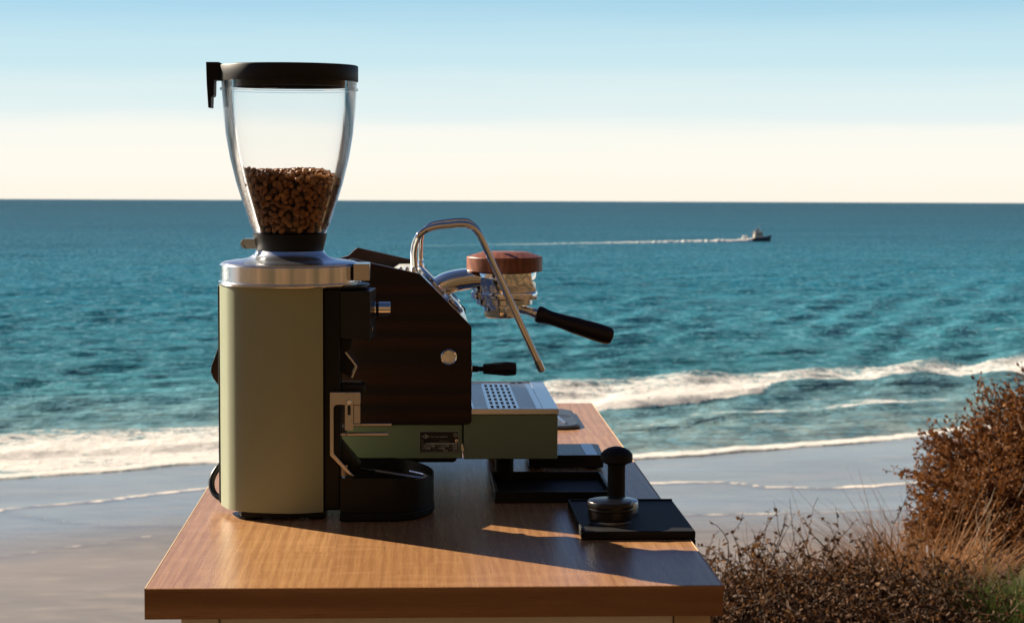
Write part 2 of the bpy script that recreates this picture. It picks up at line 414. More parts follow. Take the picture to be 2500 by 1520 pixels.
def build_sea():
    ya = 1/np.linspace(1/66, 1/900, 640)
    yb = np.geomspace(930, 32000, 46)
    Y1 = np.concatenate([ya, yb]); nr = len(Y1)
    S1 = np.concatenate([np.linspace(-1.6, -.36, 26), np.linspace(-.34, .44, 380), np.linspace(.46, 1.6, 26)]); nc = len(S1)
    Yg = np.repeat(Y1[:, None], nc, 1); Xg = Yg*S1[None, :]
    dY = np.gradient(Y1)[:, None]
    xw = Xg + 0*Yg
    wob = (fbm(xw/4.0, Yg/9.0, 3)-.5)*3.2 + (fbm(xw/1.3, Yg/4.0, 9)-.5)*1.0
    sw = swash(xw) + (fbm(xw/3.5, 0*Yg, 21)-.5)*2.2
    bf = bfront(xw) + wob*.7; bb = bback(xw) + wob
    off = Yg - sw
    z = np.zeros_like(Yg)
    damp = sstep(1, 34, off)
    for k in range(18):
        lam = 2.2*1.19**k*rng.uniform(.9, 1.1)
        an = R(-24 + rng.normal(0, 36)); kx, ky = math.sin(an)*2*math.pi/lam, math.cos(an)*2*math.pi/lam
        keep = np.clip(1.6 - dY*4/lam, 0, 1)
        amp = .0105*lam if lam < 7 else .0105*7*(7/lam)**.4
        mod = .1 + 1.8*sstep(.25, .8, fbm(xw/(lam*1.6), Yg/(lam*1.6), 40+k, 2))
        ph = rng.uniform(0, 6.28)
        z += amp*keep*mod*np.sin(kx*xw + ky*Yg + ph + 2.0*fbm(xw/(lam*2.5), Yg/(lam*2), 60+k, 2))*(.12 + .88*damp)
    t = (Yg-bf)/(bb-bf)
    face = np.where(t < 0, sstep(-.14, .02, t), np.clip(1-t, 0, 1)**1.3)
    amp = (.30 + .10*sstep(-4, 10, xw))*(1-.5*sstep(21.5, 24, xw))*(.65+.6*fbm(xw/7, 0*Yg, 5))
    z += amp*face + .22*(fbm(xw/.8, Yg/1.4, 15, 4)-.5)*sstep(-.02, .05, t)*(1-sstep(.6, 1.0, t))
    # second, smaller broken line between breaker and beach
    mid = .5*swash(xw)+.5*bfront(xw) + (fbm(xw/6, Yg/8, 33)-.5)*5
    tm = (Yg-mid)/4.0
    mwin = sstep(6, 14, xw)
    z += .18*mwin*np.where(tm < 0, sstep(-.4, 0, tm), np.clip(1-tm, 0, 1))
    ts = off
    z += .09*np.where(ts < .35, sstep(-.15, .35, ts), np.exp(-(ts-.35)/.9))
    # foam density
    foam = np.zeros_like(Yg)
    green = sstep(21.5, 24, xw)*(1-sstep(38, 44, xw))
    start = -.09 + .36*green*(.8+.4*fbm(xw/5, 0*Yg, 71))
    fb = sstep(start-.05, start+.02, t)*(1 - .20*sstep(.10, .45, t) - .20*sstep(.5, 1.0, t))*(1-sstep(.95, 1.30, t))
    foam = np.maximum(foam, .96*fb)
    foam = np.maximum(foam, .5*sstep(.8, 1.0, t)*(1-sstep(1.2, 2.0, t))*fbm(xw/6, Yg/5, 81))
    lip = sstep(-.1, .15, ts)*(1-sstep(1.4, 3.4, ts))
    foam = np.maximum(foam, .92*lip)
    left = 1-sstep(-6, 4, xw)
    foam = np.maximum(foam, (.36+.58*left)*sstep(0, 1, ts)*(1-sstep(-.05, .1, t))*(.40+1.0*fbm(xw/5, Yg/4, 91)))
    foam = np.maximum(foam, .80*mwin*sstep(-.35, .35, tm)*(1-sstep(.5, 2.0, tm))*(.15+1.15*fbm(xw/3.5, Yg/2.5, 95)))
    # a few whitecaps out at sea
    wc = fbm(xw/11, Yg/15, 120, 3)
    foam = np.maximum(foam, .5*sstep(.80, .86, wc)*sstep(20, 60, off)*(1-sstep(500, 900, Yg)))
    depth = np.clip(off/1400, 0, 1)
    shallow = np.interp(off, [-5, 0, 6, 20, 40, 75, 180, 420, 900, 3000], [0, .02, .06, .13, .24, .38, .58, .76, .90, 1.0])
    V = np.stack([Xg, Yg, SEA+z - np.where(off < 0, .25*np.clip(-off, 0, 2), 0)], -1).reshape(-1, 3)
    i = np.arange(nr-1)[:, None]*nc + np.arange(nc-1)[None, :]
    F = np.stack([i, i+1, i+1+nc, i+nc], -1).reshape(-1, 4)
    # open water to either side
    n0 = len(V)
    far = np.array([(-32000, 104, SEA-.5), (32000, 104, SEA-.5), (32000, 33000, SEA-.5), (-32000, 33000, SEA-.5)])
    V = np.concatenate([V, far]); F = np.concatenate([F, [[n0, n0+1, n0+2, n0+3]]])
    o = mesh_np('sea', V, F, M['sea'], smooth=True)
    for nm, a, ex in (('foam', foam, 0), ('shallow', shallow, .6)):
        at = o.data.attributes.new(nm, 'FLOAT', 'POINT')
        at.data.foreach_set('value', np.concatenate([a.ravel(), np.full(4, ex)]).astype(np.float32))
    tag(o, kind='structure'); return o
build_sea()

def m_beach():
    t = NT('wet_sand'); v = t.coord((1,1,1)); W = t.attr('wet').outputs['Fac']; L = t.attr('line').outputs['Fac']
    n1 = t.noise(t.coord((.05,.12,1)), 1, 5, .6); n2 = t.noise(t.coord((.6,1.6,1)), 1, 6, .6); n3 = t.noise(v, 14, 3)
    c = t.mix(W, (.195,.166,.145), (.150,.142,.134))
    c = t.mix(t.ramp(n1, [(.4, 0), (.62, .7)]), c, (.135,.125,.115))
    n4 = t.noise(t.coord((.16,.5,1)), 1, 6, .65, .8)
    c = t.mix(t.ramp(n4, [(.46, 0), (.66, .5)]), c, (.23,.205,.18))
    c = t.mix(t.ramp(n2, [(.5, 0), (.75, .3)]), c, (.38,.31,.25))
    fo = t.noise(t.coord((1.6,2.2,1)), 1, 7, .7)
    k = t.math('MULTIPLY', t.math('SUBTRACT', L, t.math('MULTIPLY', fo, 1.0)), 3.5, clamp=True)
    c = t.mix(k, c, (.74,.68,.60))
    r = t.math('ADD', t.math('MULTIPLY', W, -.26), t.math('ADD', .30, t.math('MULTIPLY', n1, .16)))
    r = t.math('ADD', r, t.math('MULTIPLY', k, .5))
    return t.pbr(c, t.math('ADD', r, t.math('MULTIPLY', n4, .12)), 0, .5, t.bump(n2, .16, .06))
M['beach'] = m_beach()

def build_beach():
    x = np.concatenate([np.linspace(-400, -42, 22), np.linspace(-40, 60, 260), np.linspace(64, 400, 22)])
    y = np.concatenate([np.linspace(-60, 44, 20), np.linspace(46, 112, 260), np.linspace(116, 420, 12)])
    X, Y = np.meshgrid(x, y)
    sw = swash(X)
    z = SEA + .022*(sw-Y) + .05*(fbm(X/9, Y/6, 4)-.5)*sstep(-4, 6, sw-Y)
    z = np.minimum(z, SEA+2.2)
    w1 = crest([(-60,60),(-15.5,73.4),(-8.5,79),(-2,81.5),(5,80.5),(13,80.2),(14.5,78.1),(18.7,77.8),(30,84),(70,108)])(X) + (fbm(X/2.4, 0*X, 12)-.5)*1.3
    w2 = crest([(-60,56),(-15.4,72.9),(-12.6,70),(-10.2,68.5),(-4,69.5),(3,70),(30,72),(70,92)])(X) + (fbm(X/2.0, 0*X, 13)-.5)*.9
    w3 = crest([(-60,44),(-13.2,62.3),(-8.5,66.2),(-3,68),(20,66),(70,80)])(X) + (fbm(X/2.2, 0*X, 14)-.5)*1.6
    line = np.zeros_like(X); wet = np.clip((Y - w3)/10+.35, 0, 1)
    for w, a, wd in ((w1, .92, .8), (w2, .66, .5), (w3, .55, .7)):
        d = Y - w
        line = np.maximum(line, a*np.where(d < 0, sstep(-.18, 0, d), np.exp(-d/wd))*(.25+1.25*fbm(X/2.6, Y/3, 17)))
        z += .03*a*np.where(d < 0, sstep(-.25, 0, d), np.exp(-d/1.4))
    V = np.stack([X, Y, z], -1).reshape(-1, 3); nc = len(x)
    i = np.arange(len(y)-1)[:, None]*nc + np.arange(nc-1)[None, :]
    F = np.stack([i, i+1, i+1+nc, i+nc], -1).reshape(-1, 4)
    o = mesh_np('beach', V, F, M['beach'], smooth=True)
    for nm, a in (('wet', wet), ('line', line)):
        at = o.data.attributes.new(nm, 'FLOAT', 'POINT'); at.data.foreach_set('value', a.ravel().astype(np.float32))
    tag(o, kind='structure')
build_beach()

GZ = -0.93
edge = crest([(-200,-6),(-60,0),(-6,2.9),(-2,3.6),(-.3,4.3),(.8,6.2),(1.6,7.2),(2.6,8.6),(5,10.5),(12,12),(200,20)])
def ground_z(X, Y):
    e = edge(X)
    d = Y - e
    z = GZ + .05*(fbm(X/1.7, Y/1.7, 2)-.5) + .5*(fbm(X/14, Y/14, 6)-.5)*sstep(6, 18, np.hypot(X, Y-2))
    z = z - .45*sstep(-1.2, .6, d) - np.clip(d, 0, None)*.82
    hill = np.clip(-Y-5, 0, None)  # unseen hillside behind the camera, steepened to block sky fill and tint chrome
    z = z + .55*np.clip(X - 12 - .55*np.clip(Y, 0, None), 0, 80)  # unseen rise on the right, added for the chrome to reflect
    z = z + .98*hill - .0036*np.minimum(hill, 130)**2 + 5.0*(fbm(X/20, Y/20, 8)-.5)*sstep(4, 30, hill)
    return np.maximum(z, SEA-.6)
def m_ground():
    t = NT('bluff_ground'); v = t.coord()
    nb_ = t.noise(v, .16, 6, .65); n1 = t.noise(v, .8, 6, .6); n2 = t.noise(v, 9, 5, .65); n3 = t.noise(v, 60, 4, .6)
    c = t.mix(t.ramp(n1, [(.35, 0), (.65, 1)]), (.085,.050,.026), (.150,.092,.046))
    c = t.mix(t.ramp(n2, [(.45, 0), (.7, .7)]), c, (.05,.03,.016))
    c = t.mix(t.ramp(n3, [(.55, 0), (.75, .6)]), c, (.20,.14,.08))
    c = t.mix(t.ramp(nb_, [(.44, 0), (.56, .8)]), c, (.022,.020,.010))
    return t.pbr(c, .9, 0, .2, t.bump(n2, .6, .05))
M['ground'] = m_ground()
def build_ground():
    x = np.sort(np.concatenate([np.linspace(-6, 10, 130), np.linspace(-220, -6.5, 40), np.linspace(10.5, 220, 40)]))
    y = np.sort(np.concatenate([np.linspace(-4, 14, 130), np.linspace(-260, -5, 60), np.linspace(14.5, 46, 24)]))
    X, Y = np.meshgrid(x, y)
    V = np.stack([X, Y, ground_z(X, Y)], -1).reshape(-1, 3); nc = len(x)
    i = np.arange(len(y)-1)[:, None]*nc + np.arange(nc-1)[None, :]
    F = np.stack([i, i+1, i+1+nc, i+nc], -1).reshape(-1, 4)
    tag(mesh_np('ground', V, F, M['ground'], smooth=True), kind='structure')
build_ground()
def gz(x, y): return float(ground_z(np.array([float(x)]), np.array([float(y)]))[0])

# ------------------------------------------------------------------ boat far out, with its wake
def build_boat():
    bx, by = 103.6, 579.0
    W = Matrix.Translation((0, 0, 0))
    b = thing('fishing_boat', (bx, by, SEA), 'small dark hulled fishing boat far out on the sea', 'boat', frame=W)
    hull = MB()
    st = [(-3.4, 1.25, 1.0), (-2.2, 1.35, 1.0), (0, 1.4, 1.1), (1.6, 1.15, 1.4), (2.8, .6, 1.75), (3.6, .05, 2.05)]
    V = []
    for (x, w, h) in st:
        V += [(bx+x-.4*(x > 3), by-w*.55, SEA-.3), (bx+x, by-w, SEA+h), (bx+x, by+w, SEA+h), (bx+x-.4*(x > 3), by+w*.55, SEA-.3)]
    F = []
    for i in range(len(st)-1):
        a = i*4
        for k in range(4): F.append((a+k, a+(k+1) % 4, a+4+(k+1) % 4, a+4+k))
    F += [(0,1,2,3), (20,23,22,21)]
    hull.add(V, F).build('hull', simple('boat_hull_paint', (.045,.06,.075), .4), b, angle=30)
    c = MB().prism([(bx-1.9,SEA+1.0),(bx+1.0,SEA+1.1),(bx+.75,SEA+2.9),(bx-1.5,SEA+2.7)], by-.9, by+.9).build('cabin', simple('boat_cabin_paint', (.62,.52,.42), .5), b, bevel=.06)
    MB().box(bx-1.75, bx+1.05, by-1.05, by+1.05, SEA+2.86, SEA+3.0).build('roof', simple('boat_roof_paint', (.4,.38,.36), .5), b)
    for k in range(3):
        MB().box(bx-1.2+k*.68, bx-.72+k*.68, by-.96, by-.915, SEA+1.9, SEA+2.45).build('window', M['plate_black'], b)
    MB().tube([(bx-.1, by, SEA+3.0), (bx-.1, by, SEA+4.9)], [.09, .05], 8).build('mast', M['steel'], b)
    MB().tube([(bx-.1, by, SEA+4.6), (bx-2.9, by, SEA+2.2)], .05, 6).build('boom', M['steel'], b)
    MB().prism([(bx-2.6,SEA+1.75),(bx-.2,SEA+3.05),(bx-.2,SEA+4.2)], by-.04, by+.04).build('steadying_sail', simple('boat_canvas', (.33,.31,.30), .8), b)
    # tender towed just behind
    dx = 99.6
    d = thing('tender_boat', (dx, by+1.5, SEA), 'small pale tender just behind the fishing boat', 'boat', frame=W)
    st = [(-1.5, .65), (0, .75), (1.0, .6), (1.6, .08)]
    V = []
    for (x, w) in st: V += [(dx+x, by+1.5-w*.6, SEA-.1), (dx+x, by+1.5-w, SEA+.75), (dx+x, by+1.5+w, SEA+.75), (dx+x, by+1.5+w*.6, SEA-.1)]
    F = [(i*4+k, i*4+(k+1) % 4, i*4+4+(k+1) % 4, i*4+4+k) for i in range(3) for k in range(4)] + [(0,1,2,3), (12,15,14,13)]
    wp = simple('tender_white', (.72,.72,.68), .4)
    MB().add(V, F).build('hull', wp, d, angle=30)
    MB().box(dx-1.0, dx+.6, by+1.1, by+1.9, SEA+.75, SEA+1.75).build('canopy', wp, d, bevel=.2)
    # wake: a low ridge of foam trailing away to the left
    n = 220; V = []; rr = random.Random(5)
    for i in range(n):
        s = i/(n-1); x = 101.0 - 100*s; y = 577.4 - 66*s
        w = (1.5 + 3.2*s)*(.75+.5*rr.random())*(1 - .75*s); h = .12 + (.62*(1-s)**1.6 + .14)*(.55+.8*rr.random())
        h *= 1 - .55*s
        for k in range(5):
            q = k/4
            V.append((x, y - w + 2*w*q, SEA + h*math.sin(math.pi*q) - .08 + .05*rr.random()))
    F = [(i*5+k, i*5+k+1, (i+1)*5+k+1, (i+1)*5+k) for i in range(n-1) for k in range(4)]
    t = NT('wake_foam'); nn = t.noise(t.coord((.3,.3,1)), 1, 5)
    ta = t.attr('age').outputs['Fac']
    fm = t.pbr(t.mix(t.math('MULTIPLY', ta, t.math('ADD', t.math('MULTIPLY', nn, .5), .75), clamp=True), (.86,.84,.80), (.06,.20,.25)), .9, 0, .2)
    o = mesh_np('boat_wake', np.array(V), np.array(F), fm, smooth=True)
    at = o.data.attributes.new('age', 'FLOAT', 'POINT'); at.data.foreach_set('value', np.repeat(np.clip(np.linspace(0, 1, n)*1.25-.1, 0, 1), 5).astype(np.float32))
    tag(o, 'white foam wake trailing left from the fishing boat', 'wake', kind='stuff')
build_boat()

# ================================================================== CART
TX0, TX1, TY0, TY1 = -.2888, .3385, 2.0794, 3.656
TH = .0335
cart = thing('wooden_cart', (.025, 2.87, -.93), 'cream cart with a wood laminate top carrying the coffee gear', 'cart')
top = MB().box(TX0+.0012, TX1-.0012, TY0+.0012, TY1-.0012, -TH, 0).build('tabletop', M['table'], cart, bevel=.0006)
MB().box(TX0, TX1, TY0, TY0+.0012, -TH, -.0004).build('edge_band', M['edge'], top)
MB().box(TX0, TX1, TY1-.0012, TY1, -TH, -.0004).build('edge_band', M['edge'], top)
for sx in (0, 1):
    a = TX0 if sx == 0 else TX1-.0012
    MB().box(a, a+.0012, TY0+.0013, TY1-.0013, -TH, .0003).build('edge_band', M['edge_pale'], top)
cab = MB().box(-.247, .322, 2.112, 3.62, -.84, -TH).build('cabinet', M['cream'], cart, bevel=.002)
MB().box(-.2525, -.212, 2.100, 2.1115, -.84, -TH-.0005).build('corner_post', M['cream'], cart, bevel=.001)
MB().box(.288, .3276, 2.100, 2.1115, -.84, -TH-.0005).build('corner_post', M['edge_pale'], cart, bevel=.001)
MB().box(-.2105, .2865, 2.104, 2.1115, -.82, -TH-.003).build('front_panel', M['cream'], cart, bevel=.001)
for cx_ in (-.2, .275):
    for cy_ in (2.17, 3.55):
        zc = -.90
        c = MB().lathe([(0,-.014),(.03,-.014),(.036,-.009),(.036,.009),(.03,.014),(0,.014)], (cx_, cy_, zc), (1,0,0), 28).build('castor', M['black_matte'], cart)
        MB().box(cx_-.022, cx_+.022, cy_-.018, cy_+.018, -.858, -.841).build('castor_plate', M['steel'], c)
        for s_ in (-1, 1):
            MB().box(cx_+s_*.018-.002, cx_+s_*.018+.002, cy_-.012, cy_+.012, -.905, -.858).build('castor_fork', M['steel'], c)

# ================================================================== GRINDER
GX, GY = -.1605, 2.54
gr = thing('coffee_grinder', (GX, GY, 0), 'tall sage green coffee grinder with clear hopper and silver collar', 'grinder')
flank = [(-.2525,2.545),(-.2518,2.535),(-.2495,2.524),(-.2460,2.514),(-.2420,2.5035),(-.2380,2.4950),(-.2325,2.4878),(-.2260,2.4818),(-.2170,2.4763),(-.2050,2.4715),(-.1870,2.4665),(-.1580,2.4620),(-.1350,2.4655),(-.1150,2.4720)]
def fine(P, n=5):
    return [(p.x, p.y) for p in smooth_path([(a, b, 0) for a, b in P], n)]
fl = fine(flank)
def inset(P, d, cy=2.54, cx=-.15):
    return [(x + d*(cx-x)/max(1e-6, math.hypot(cx-x, cy-y)), y + d*(cy-y)/max(1e-6, math.hypot(cx-x, cy-y))) for x, y in P]
def mir(P): return [(x, 2.54 + (2.54-y)*.34) for x, y in P]  # hidden far side flattened so a sunlit streak reaches the table
ring_in = inset(fl, .0025)
near_poly = fl + ring_in[::-1]
near_poly = fl[1:] + ring_in[1:][::-1]
MB().prism(near_poly, .0105, .2990, 'XY').build('side_panel', M['sage'], gr, angle=50)
MB().prism([(x, y) for x, y in mir(near_poly)], .0105, .2990, 'XY').build('side_panel', M['sage'], gr, angle=50)
core = inset(fl, .0035)
MB().prism(core + mir(core)[::-1], .010, .2985, 'XY').build('body', M['black'], gr, angle=50)
MB().box(-.2536, -.2490, 2.531, 2.552, .012, .2975).build('rear_cover', M['black'], gr, bevel=.002)
basep = [(-.228,2.545),(-.226,2.505),(-.220,2.478),(-.208,2.4735),(-.160,2.470),(-.1145,2.476)]
MB().prism(basep + mir(basep)[::-1], .0035, .0105, 'XY').build('base_plate', M['black_matte'], gr, bevel=.0008)
for fx, fy in ((-.208,2.488),(-.208,2.555),(-.125,2.49),(-.125,2.555)):
    MB().lathe([(0,0),(.010,0),(.011,.0015),(.011,.0034),(0,.0034)], (fx, fy, 0), segs=24).build('foot', M['black_matte'], gr)
RR = .0909
MB().lathe([(.070,.2990),(RR+.0010,.2990),(RR+.0014,.2998),(RR+.0014,.3022),(RR+.0008,.3030),(.070,.3030)], (GX,GY,0), segs=128).build('lower_trim_ring', M['alu'], gr)
MB().lathe([(.070,.3031),(RR-.002,.3031),(RR-.002,.3040),(RR,.3044),(RR,.3238),(RR-.0006,.3246),(RR-.0022,.3248),(.070,.3248)], (GX,GY,0), segs=128).build('collar_ring', M['alu'], gr)
MB().lathe([(.080,.3240),(RR-.0026,.3250),(RR-.0024,.3262),(RR-.006,.3278),(.076,.3292),(.064,.3304),(.055,.3322),(.0490,.3352),(.0455,.3388),(.0440,.3420),(.030,.3420)], (GX,GY,0), segs=128).build('top_cover', M['alu_top'], gr)
MB().lathe([(.040,.3418),(.0428,.3418),(.0432,.3425),(.0475,.3605),(.0478,.3640),(.0450,.3645),(.042,.3645)], (GX,GY,0), segs=96).build('hopper_collar', M['black'], gr)
prof = [(.0468,.3646),(.0480,.3660),(.0492,.3712),(.0525,.3780),(.0585,.3976),(.0622,.4085),(.0688,.4301),(.0766,.4619),(.0822,.4935),(.0852,.5240),(.0866,.5480),(.0890,.5486),(.0890,.5510),(.0870,.5516),(.0870,.5600)]
thk = .0028
pin = [(r-thk, z) for r, z in prof if not (.0485 < 0)]
pin = [(.0440,.3646),(.0462,.3662),(.0475,.3718),(.0508,.3784),(.0568,.3979),(.0605,.4088),(.0671,.4303),(.0749,.4621),(.0805,.4936),(.0835,.5241),(.0853,.5600)]
hop = MB().lathe(prof + pin[::-1], (GX,GY,0), segs=128, close=True).build('hopper', M['clear'], gr, angle=40)
lid = MB().lathe([(0,.5615),(.0840,.5615),(.0845,.5600),(.0885,.5600),(.0888,.5606),(.0888,.5790),(.0880,.5803),(.0865,.5808),(0,.5812)], (GX,GY,0), segs=128).build('lid', M['lid'], gr)
MB().lathe([(.0785,.5612),(.0785,.5535),(.0790,.5530),(.0812,.5530),(.0815,.5535),(.0815,.5612)], (GX,GY,0), segs=96).build('lid_seal', M['black'], lid)
MB().prism([(-.2657,.5836),(-.2490,.5836),(-.2470,.5812),(-.2470,.5606),(-.2555,.5606),(-.2560,.5420),(-.2575,.5390),(-.2590,.5420),(-.2597,.5253),(-.2632,.5253),(-.2650,.5560)], 2.523, 2.557).build('lid_clip', M['black_matte'], lid, bevel=.0006)
# slide gate handle sticking out behind the hopper collar
gh = [(-.200,.3442),(-.2180,.3442)] + [(p[0], p[1]) for p in arc(-.2172,.3508,.0066,-90,-270,10)] + [(-.200,.3574)]
gi = [(-.200,.3456),(-.2172,.3456)] + [(p[0], p[1]) for p in arc(-.2172,.3508,.0050,-90,-270,10)] + [(-.200,.3560)]
MB().prism(gh, 2.530, 2.550).build('gate_handle', M['strip'], gr, bevel=.0015)
# collar clamp tab and front display housing
MB().box(-.0770, -.0565, 2.498, 2.545, .3052, .3268).build('clamp_tab', M['steel'], gr, bevel=.0006)
MB().lathe([(0,.2958),(.0670,.2958),(.0685,.2966),(.0685,.2984),(.0670,.2992),(0,.2992)], (-.1255, 2.54, 0), segs=72).build('front_disc', M['black_metal'], gr)
MB().box(-.1152, -.0937, 2.482, 2.548, .0108, .2956).build('front_column', M['black'], gr, bevel=.002)
hz = [(2.487,.2300),(2.552,.2300),(2.552,.2895),(2.487,.2895)]
dh = MB()
dh.add([(-.0945,2.487,.2330),(-.0555,2.487,.2285),(-.0490,2.552,.2285),(-.0945,2.552,.2330),(-.0945,2.487,.2930),(-.0555,2.487,.2930),(-.0490,2.552,.2930),(-.0945,2.552,.2930)],
       [(0,3,2,1),(4,5,6,7),(0,1,5,4),(1,2,6,5),(2,3,7,6),(3,0,4,7)])
disp = dh.build('display_housing', M['black_metal'], gr, bevel=.0012)
MB().lathe([(0,0),(.0086,0),(.0090,.0006),(.0090,.0062),(0,.0062)], (-.0550,2.525,.2672), (1,0,0), 40).build('knob_base', M['chrome'], disp)
MB().lathe([(0,.0062),(.0078,.0062),(.0078,.0095),(0,.0095)], (-.0550,2.525,.2672), (1,0,0), 40).build('knob_gap', M['black'], disp)
MB().lathe([(0,.0095),(.0088,.0095),(.0092,.0100),(.0092,.0245),(.0086,.0252),(0,.0252)], (-.0550,2.525,.2672), (1,0,0), 48).build('knob', M['chrome'], disp)
MB().lathe([(0,0),(.0064,0),(.0066,.0018),(.0055,.0030),(0,.0034)], (-.0555,2.52,.2418), (1,0,0), 32).build('start_button', M['chrome'], disp)
# spout
def sheet(P, t_, y0, y1):
    a = []; b = []
    for i, (x, z) in enumerate(P):
        p0 = P[max(i-1, 0)]; p1 = P[min(i+1, len(P)-1)]
        dx, dz = p1[0]-p0[0], p1[1]-p0[1]; L = math.hypot(dx, dz); nx, nz = -dz/L, dx/L
        a.append((x+nx*t_/2, z+nz*t_/2)); b.append((x-nx*t_/2, z-nz*t_/2))
    return MB().prism(a + b[::-1], y0, y1)
MB().prism([(-.0937,.2328),(-.0800,.2310),(-.0800,.2180),(-.0890,.2120),(-.0937,.1900)], 2.497, 2.550).build('chute', M['black'], gr, bevel=.001)
sheet([(-.0905,.2165),(-.0745,.1960),(-.0735,.1935),(-.0795,.1795)], .0026, 2.502, 2.562).build('spout', M['steel'], gr, bevel=.0005)
MB().prism([(-.0935,.2110),(-.0900,.2110),(-.0765,.1945),(-.0830,.1800),(-.0935,.1870)], 2.508, 2.556).build('spout_inner', M['black'], gr)
# portafilter holder
def hc(P):
    """holder profile, measured a little further back, brought to the front of the column"""
    return [(x*.983, H - (H-z_)*.983) for x, z_ in P]
br = [(-.1086,.1592),(-.0705,.1592)] + arc(-.0708,.1572,.0020,90,0,5)[1:] + [(-.0688,.1428),(-.0985,.1428)] + arc(-.0985,.1378,.0050,90,180,6)[1:] + [(-.1035,.0792),(-.0775,.0492),(-.0800,.0466),(-.1086,.0768)]
MB().prism(hc(br), 2.4745, 2.4815).build('holder_bracket', M['steel'], gr, bevel=.0008)
st = MB()
for x0, x1, z0_, z1_ in ((-.0887,-.0853,.110,.1578), (-.0813,-.0779,.110,.1578), (-.0853,-.0813,.110,.1300), (-.0853,-.0813,.1425,.1578)):
    (a0, b0), (a1, b1) = hc([(x0, z0_), (x1, z1_)]); st.box(a0, a1, 2.4705, 2.4740, b0, b1)
st.build('slotted_strap', M['steel'], gr, weld=True)
(sx_, sz_), = hc([(-.0833,.1468)])
MB().lathe([(0,0),(.0032,0),(.0036,.0006),(.0036,.0022),(.003,.003),(0,.003)], (sx_,2.4704,sz_), (0,-1,0), 24).build('clamp_screw', M['chrome'], gr)
(a0, b0), (a1, b1) = hc([(-.0776,.1185), (-.0690,.1426)])
MB().box(a0, a1, 2.4755, 2.4810, b0, b1-.0003).build('strap_guide', M['steel'], gr, bevel=.0005)
fork = MB()
fork.box(-.0870,-.0320,2.4985,2.5065,.1044,.1088); fork.box(-.0890,-.0290,2.588,2.596,.1044,.1088)
fork.box(-.0960,-.0868,2.4985,2.596,.1044,.1088)
fork.build('fork', M['steel'], gr, bevel=.0012)
sheet([(-.0930,.1066),(-.0968,.1050),(-.0985,.1010),(-.0985,.0930)], .0026, 2.50, 2.54).build('fork_hook', M['steel'], gr, bevel=.0004)
tb = [(-.1000,.1600),(-.0960,.1680),(-.0880,.1705),(-.0660,.1705)] + arc(-.0665,.1665,.0040,90,0,5)[1:] + [(-.0625,.1598),(-.0655,.1594)]
MB().prism(tb, 2.500, 2.552).build('rest_tab', M['black_metal'], gr, bevel=.001)
MB().prism([(-.0990,.0960),(-.0960,.0960),(-.0690,.0640),(-.0760,.0490),(-.1040,.0760)], 2.520, 2.555).build('deflector', M['black_metal'], gr, bevel=.001)
MB().box(-.1052,-.0850,2.502,2.5045,.0520,.0660).build('bracket_foot', M['steel'], gr)
# grounds tray
def stadium(x0, x1, yc, hw, n=16):
    P = [(x0, yc-hw)]
    P += [(x1-hw*.62 + hw*.62*math.cos(R(a)), yc + hw*math.sin(R(a))) for a in np.linspace(-90, 90, n)]
    P += [(x0, yc+hw)]
    return P
MB().prism(stadium(-.0937, .0280, 2.545, .088), .0, .012, 'XY').build('tray_base', M['black_matte'], gr, bevel=.003)
tw = stadium(-.0930, .0272, 2.545, .086); ti = stadium(-.0930, .0242, 2.545, .083)
tm_ = MB()
n_ = len(tw)
zt = [.0560 - .006*max(0, (x+.03))/.057 for x, y in tw]
V = [(x, y, .012) for x, y in tw] + [(x, y, z) for (x, y), z in zip(tw, zt)] + [(x, y, z) for (x, y), z in zip(ti, zt)] + [(x, y, .020) for x, y in ti]
F = [(a*n_+i, a*n_+i+1, (a+1)*n_+i+1, (a+1)*n_+i) for a in range(3) for i in range(n_-1)] + [tuple(range(3*n_, 4*n_))]
tm_.add(V, F).build('grounds_tray', M['black'], gr, angle=40)
rim = smooth_path([(-.086,2.556,.0540),(-.055,2.542,.0525),(-.02,2.523,.0505),(.006,2.508,.0490),(.0165,2.506,.0490),(.0190,2.514,.0492),(.013,2.530,.0495),(-.004,2.552,.0500)], 6)
MB().tube(rim, [.0022]*len(rim), 8).build('tray_rim', M['steel'], gr)
cord = smooth_path([(-.2470,2.600,.0560),(-.2560,2.596,.0530),(-.2640,2.590,.0440),(-.2685,2.584,.0320),(-.2660,2.576,.0200),(-.2580,2.568,.0135),(-.2450,2.560,.0120),(-.2300,2.552,.0120)], 6)
MB().tube(cord, .0042, 12).build('power_cord', M['black_metal'], gr)
MB().box(-.2585,-.2500,2.585,2.60,.0390,.0435).build('rear_switch', M['black'], gr)

# ------------------------------------------------------------------ beans in the hopper
def bean_mesh():
    bm = bmesh.new(); bmesh.ops.create_icosphere(bm, subdivisions=2, radius=1)
    for v in bm.verts:
        x, y, z = v.co
        flat = .62 if z > 0 else .34
        groove = .16*math.exp(-(y/.13)**2)*(1 if z < 0 else 0)*max(0, 1-abs(x))
        v.co = (x*.0046, y*.0034, z*flat*.0042 + groove*.006)
    me = bpy.data.meshes.new('coffee_bean'); bm.to_mesh(me); bm.free()
    me.polygons.foreach_set('use_smooth', [True]*len(me.polygons)); me.materials.append(M['bean']); return me
BEAN = bean_mesh()
rb = random.Random(11)
def hop_r(z):
    zs = [q[1] for q in pin]; rs = [q[0] for q in pin]
    return float(np.interp(z, zs, rs))
def bed_top(x, y):
    return .4435 - .095*(x-GX) + .004*math.sin(40*x) - .20*max(0, (x-GX)-.045) - 1.2*(x-GX)**2*.6
places = []
z = .3705; row = 0
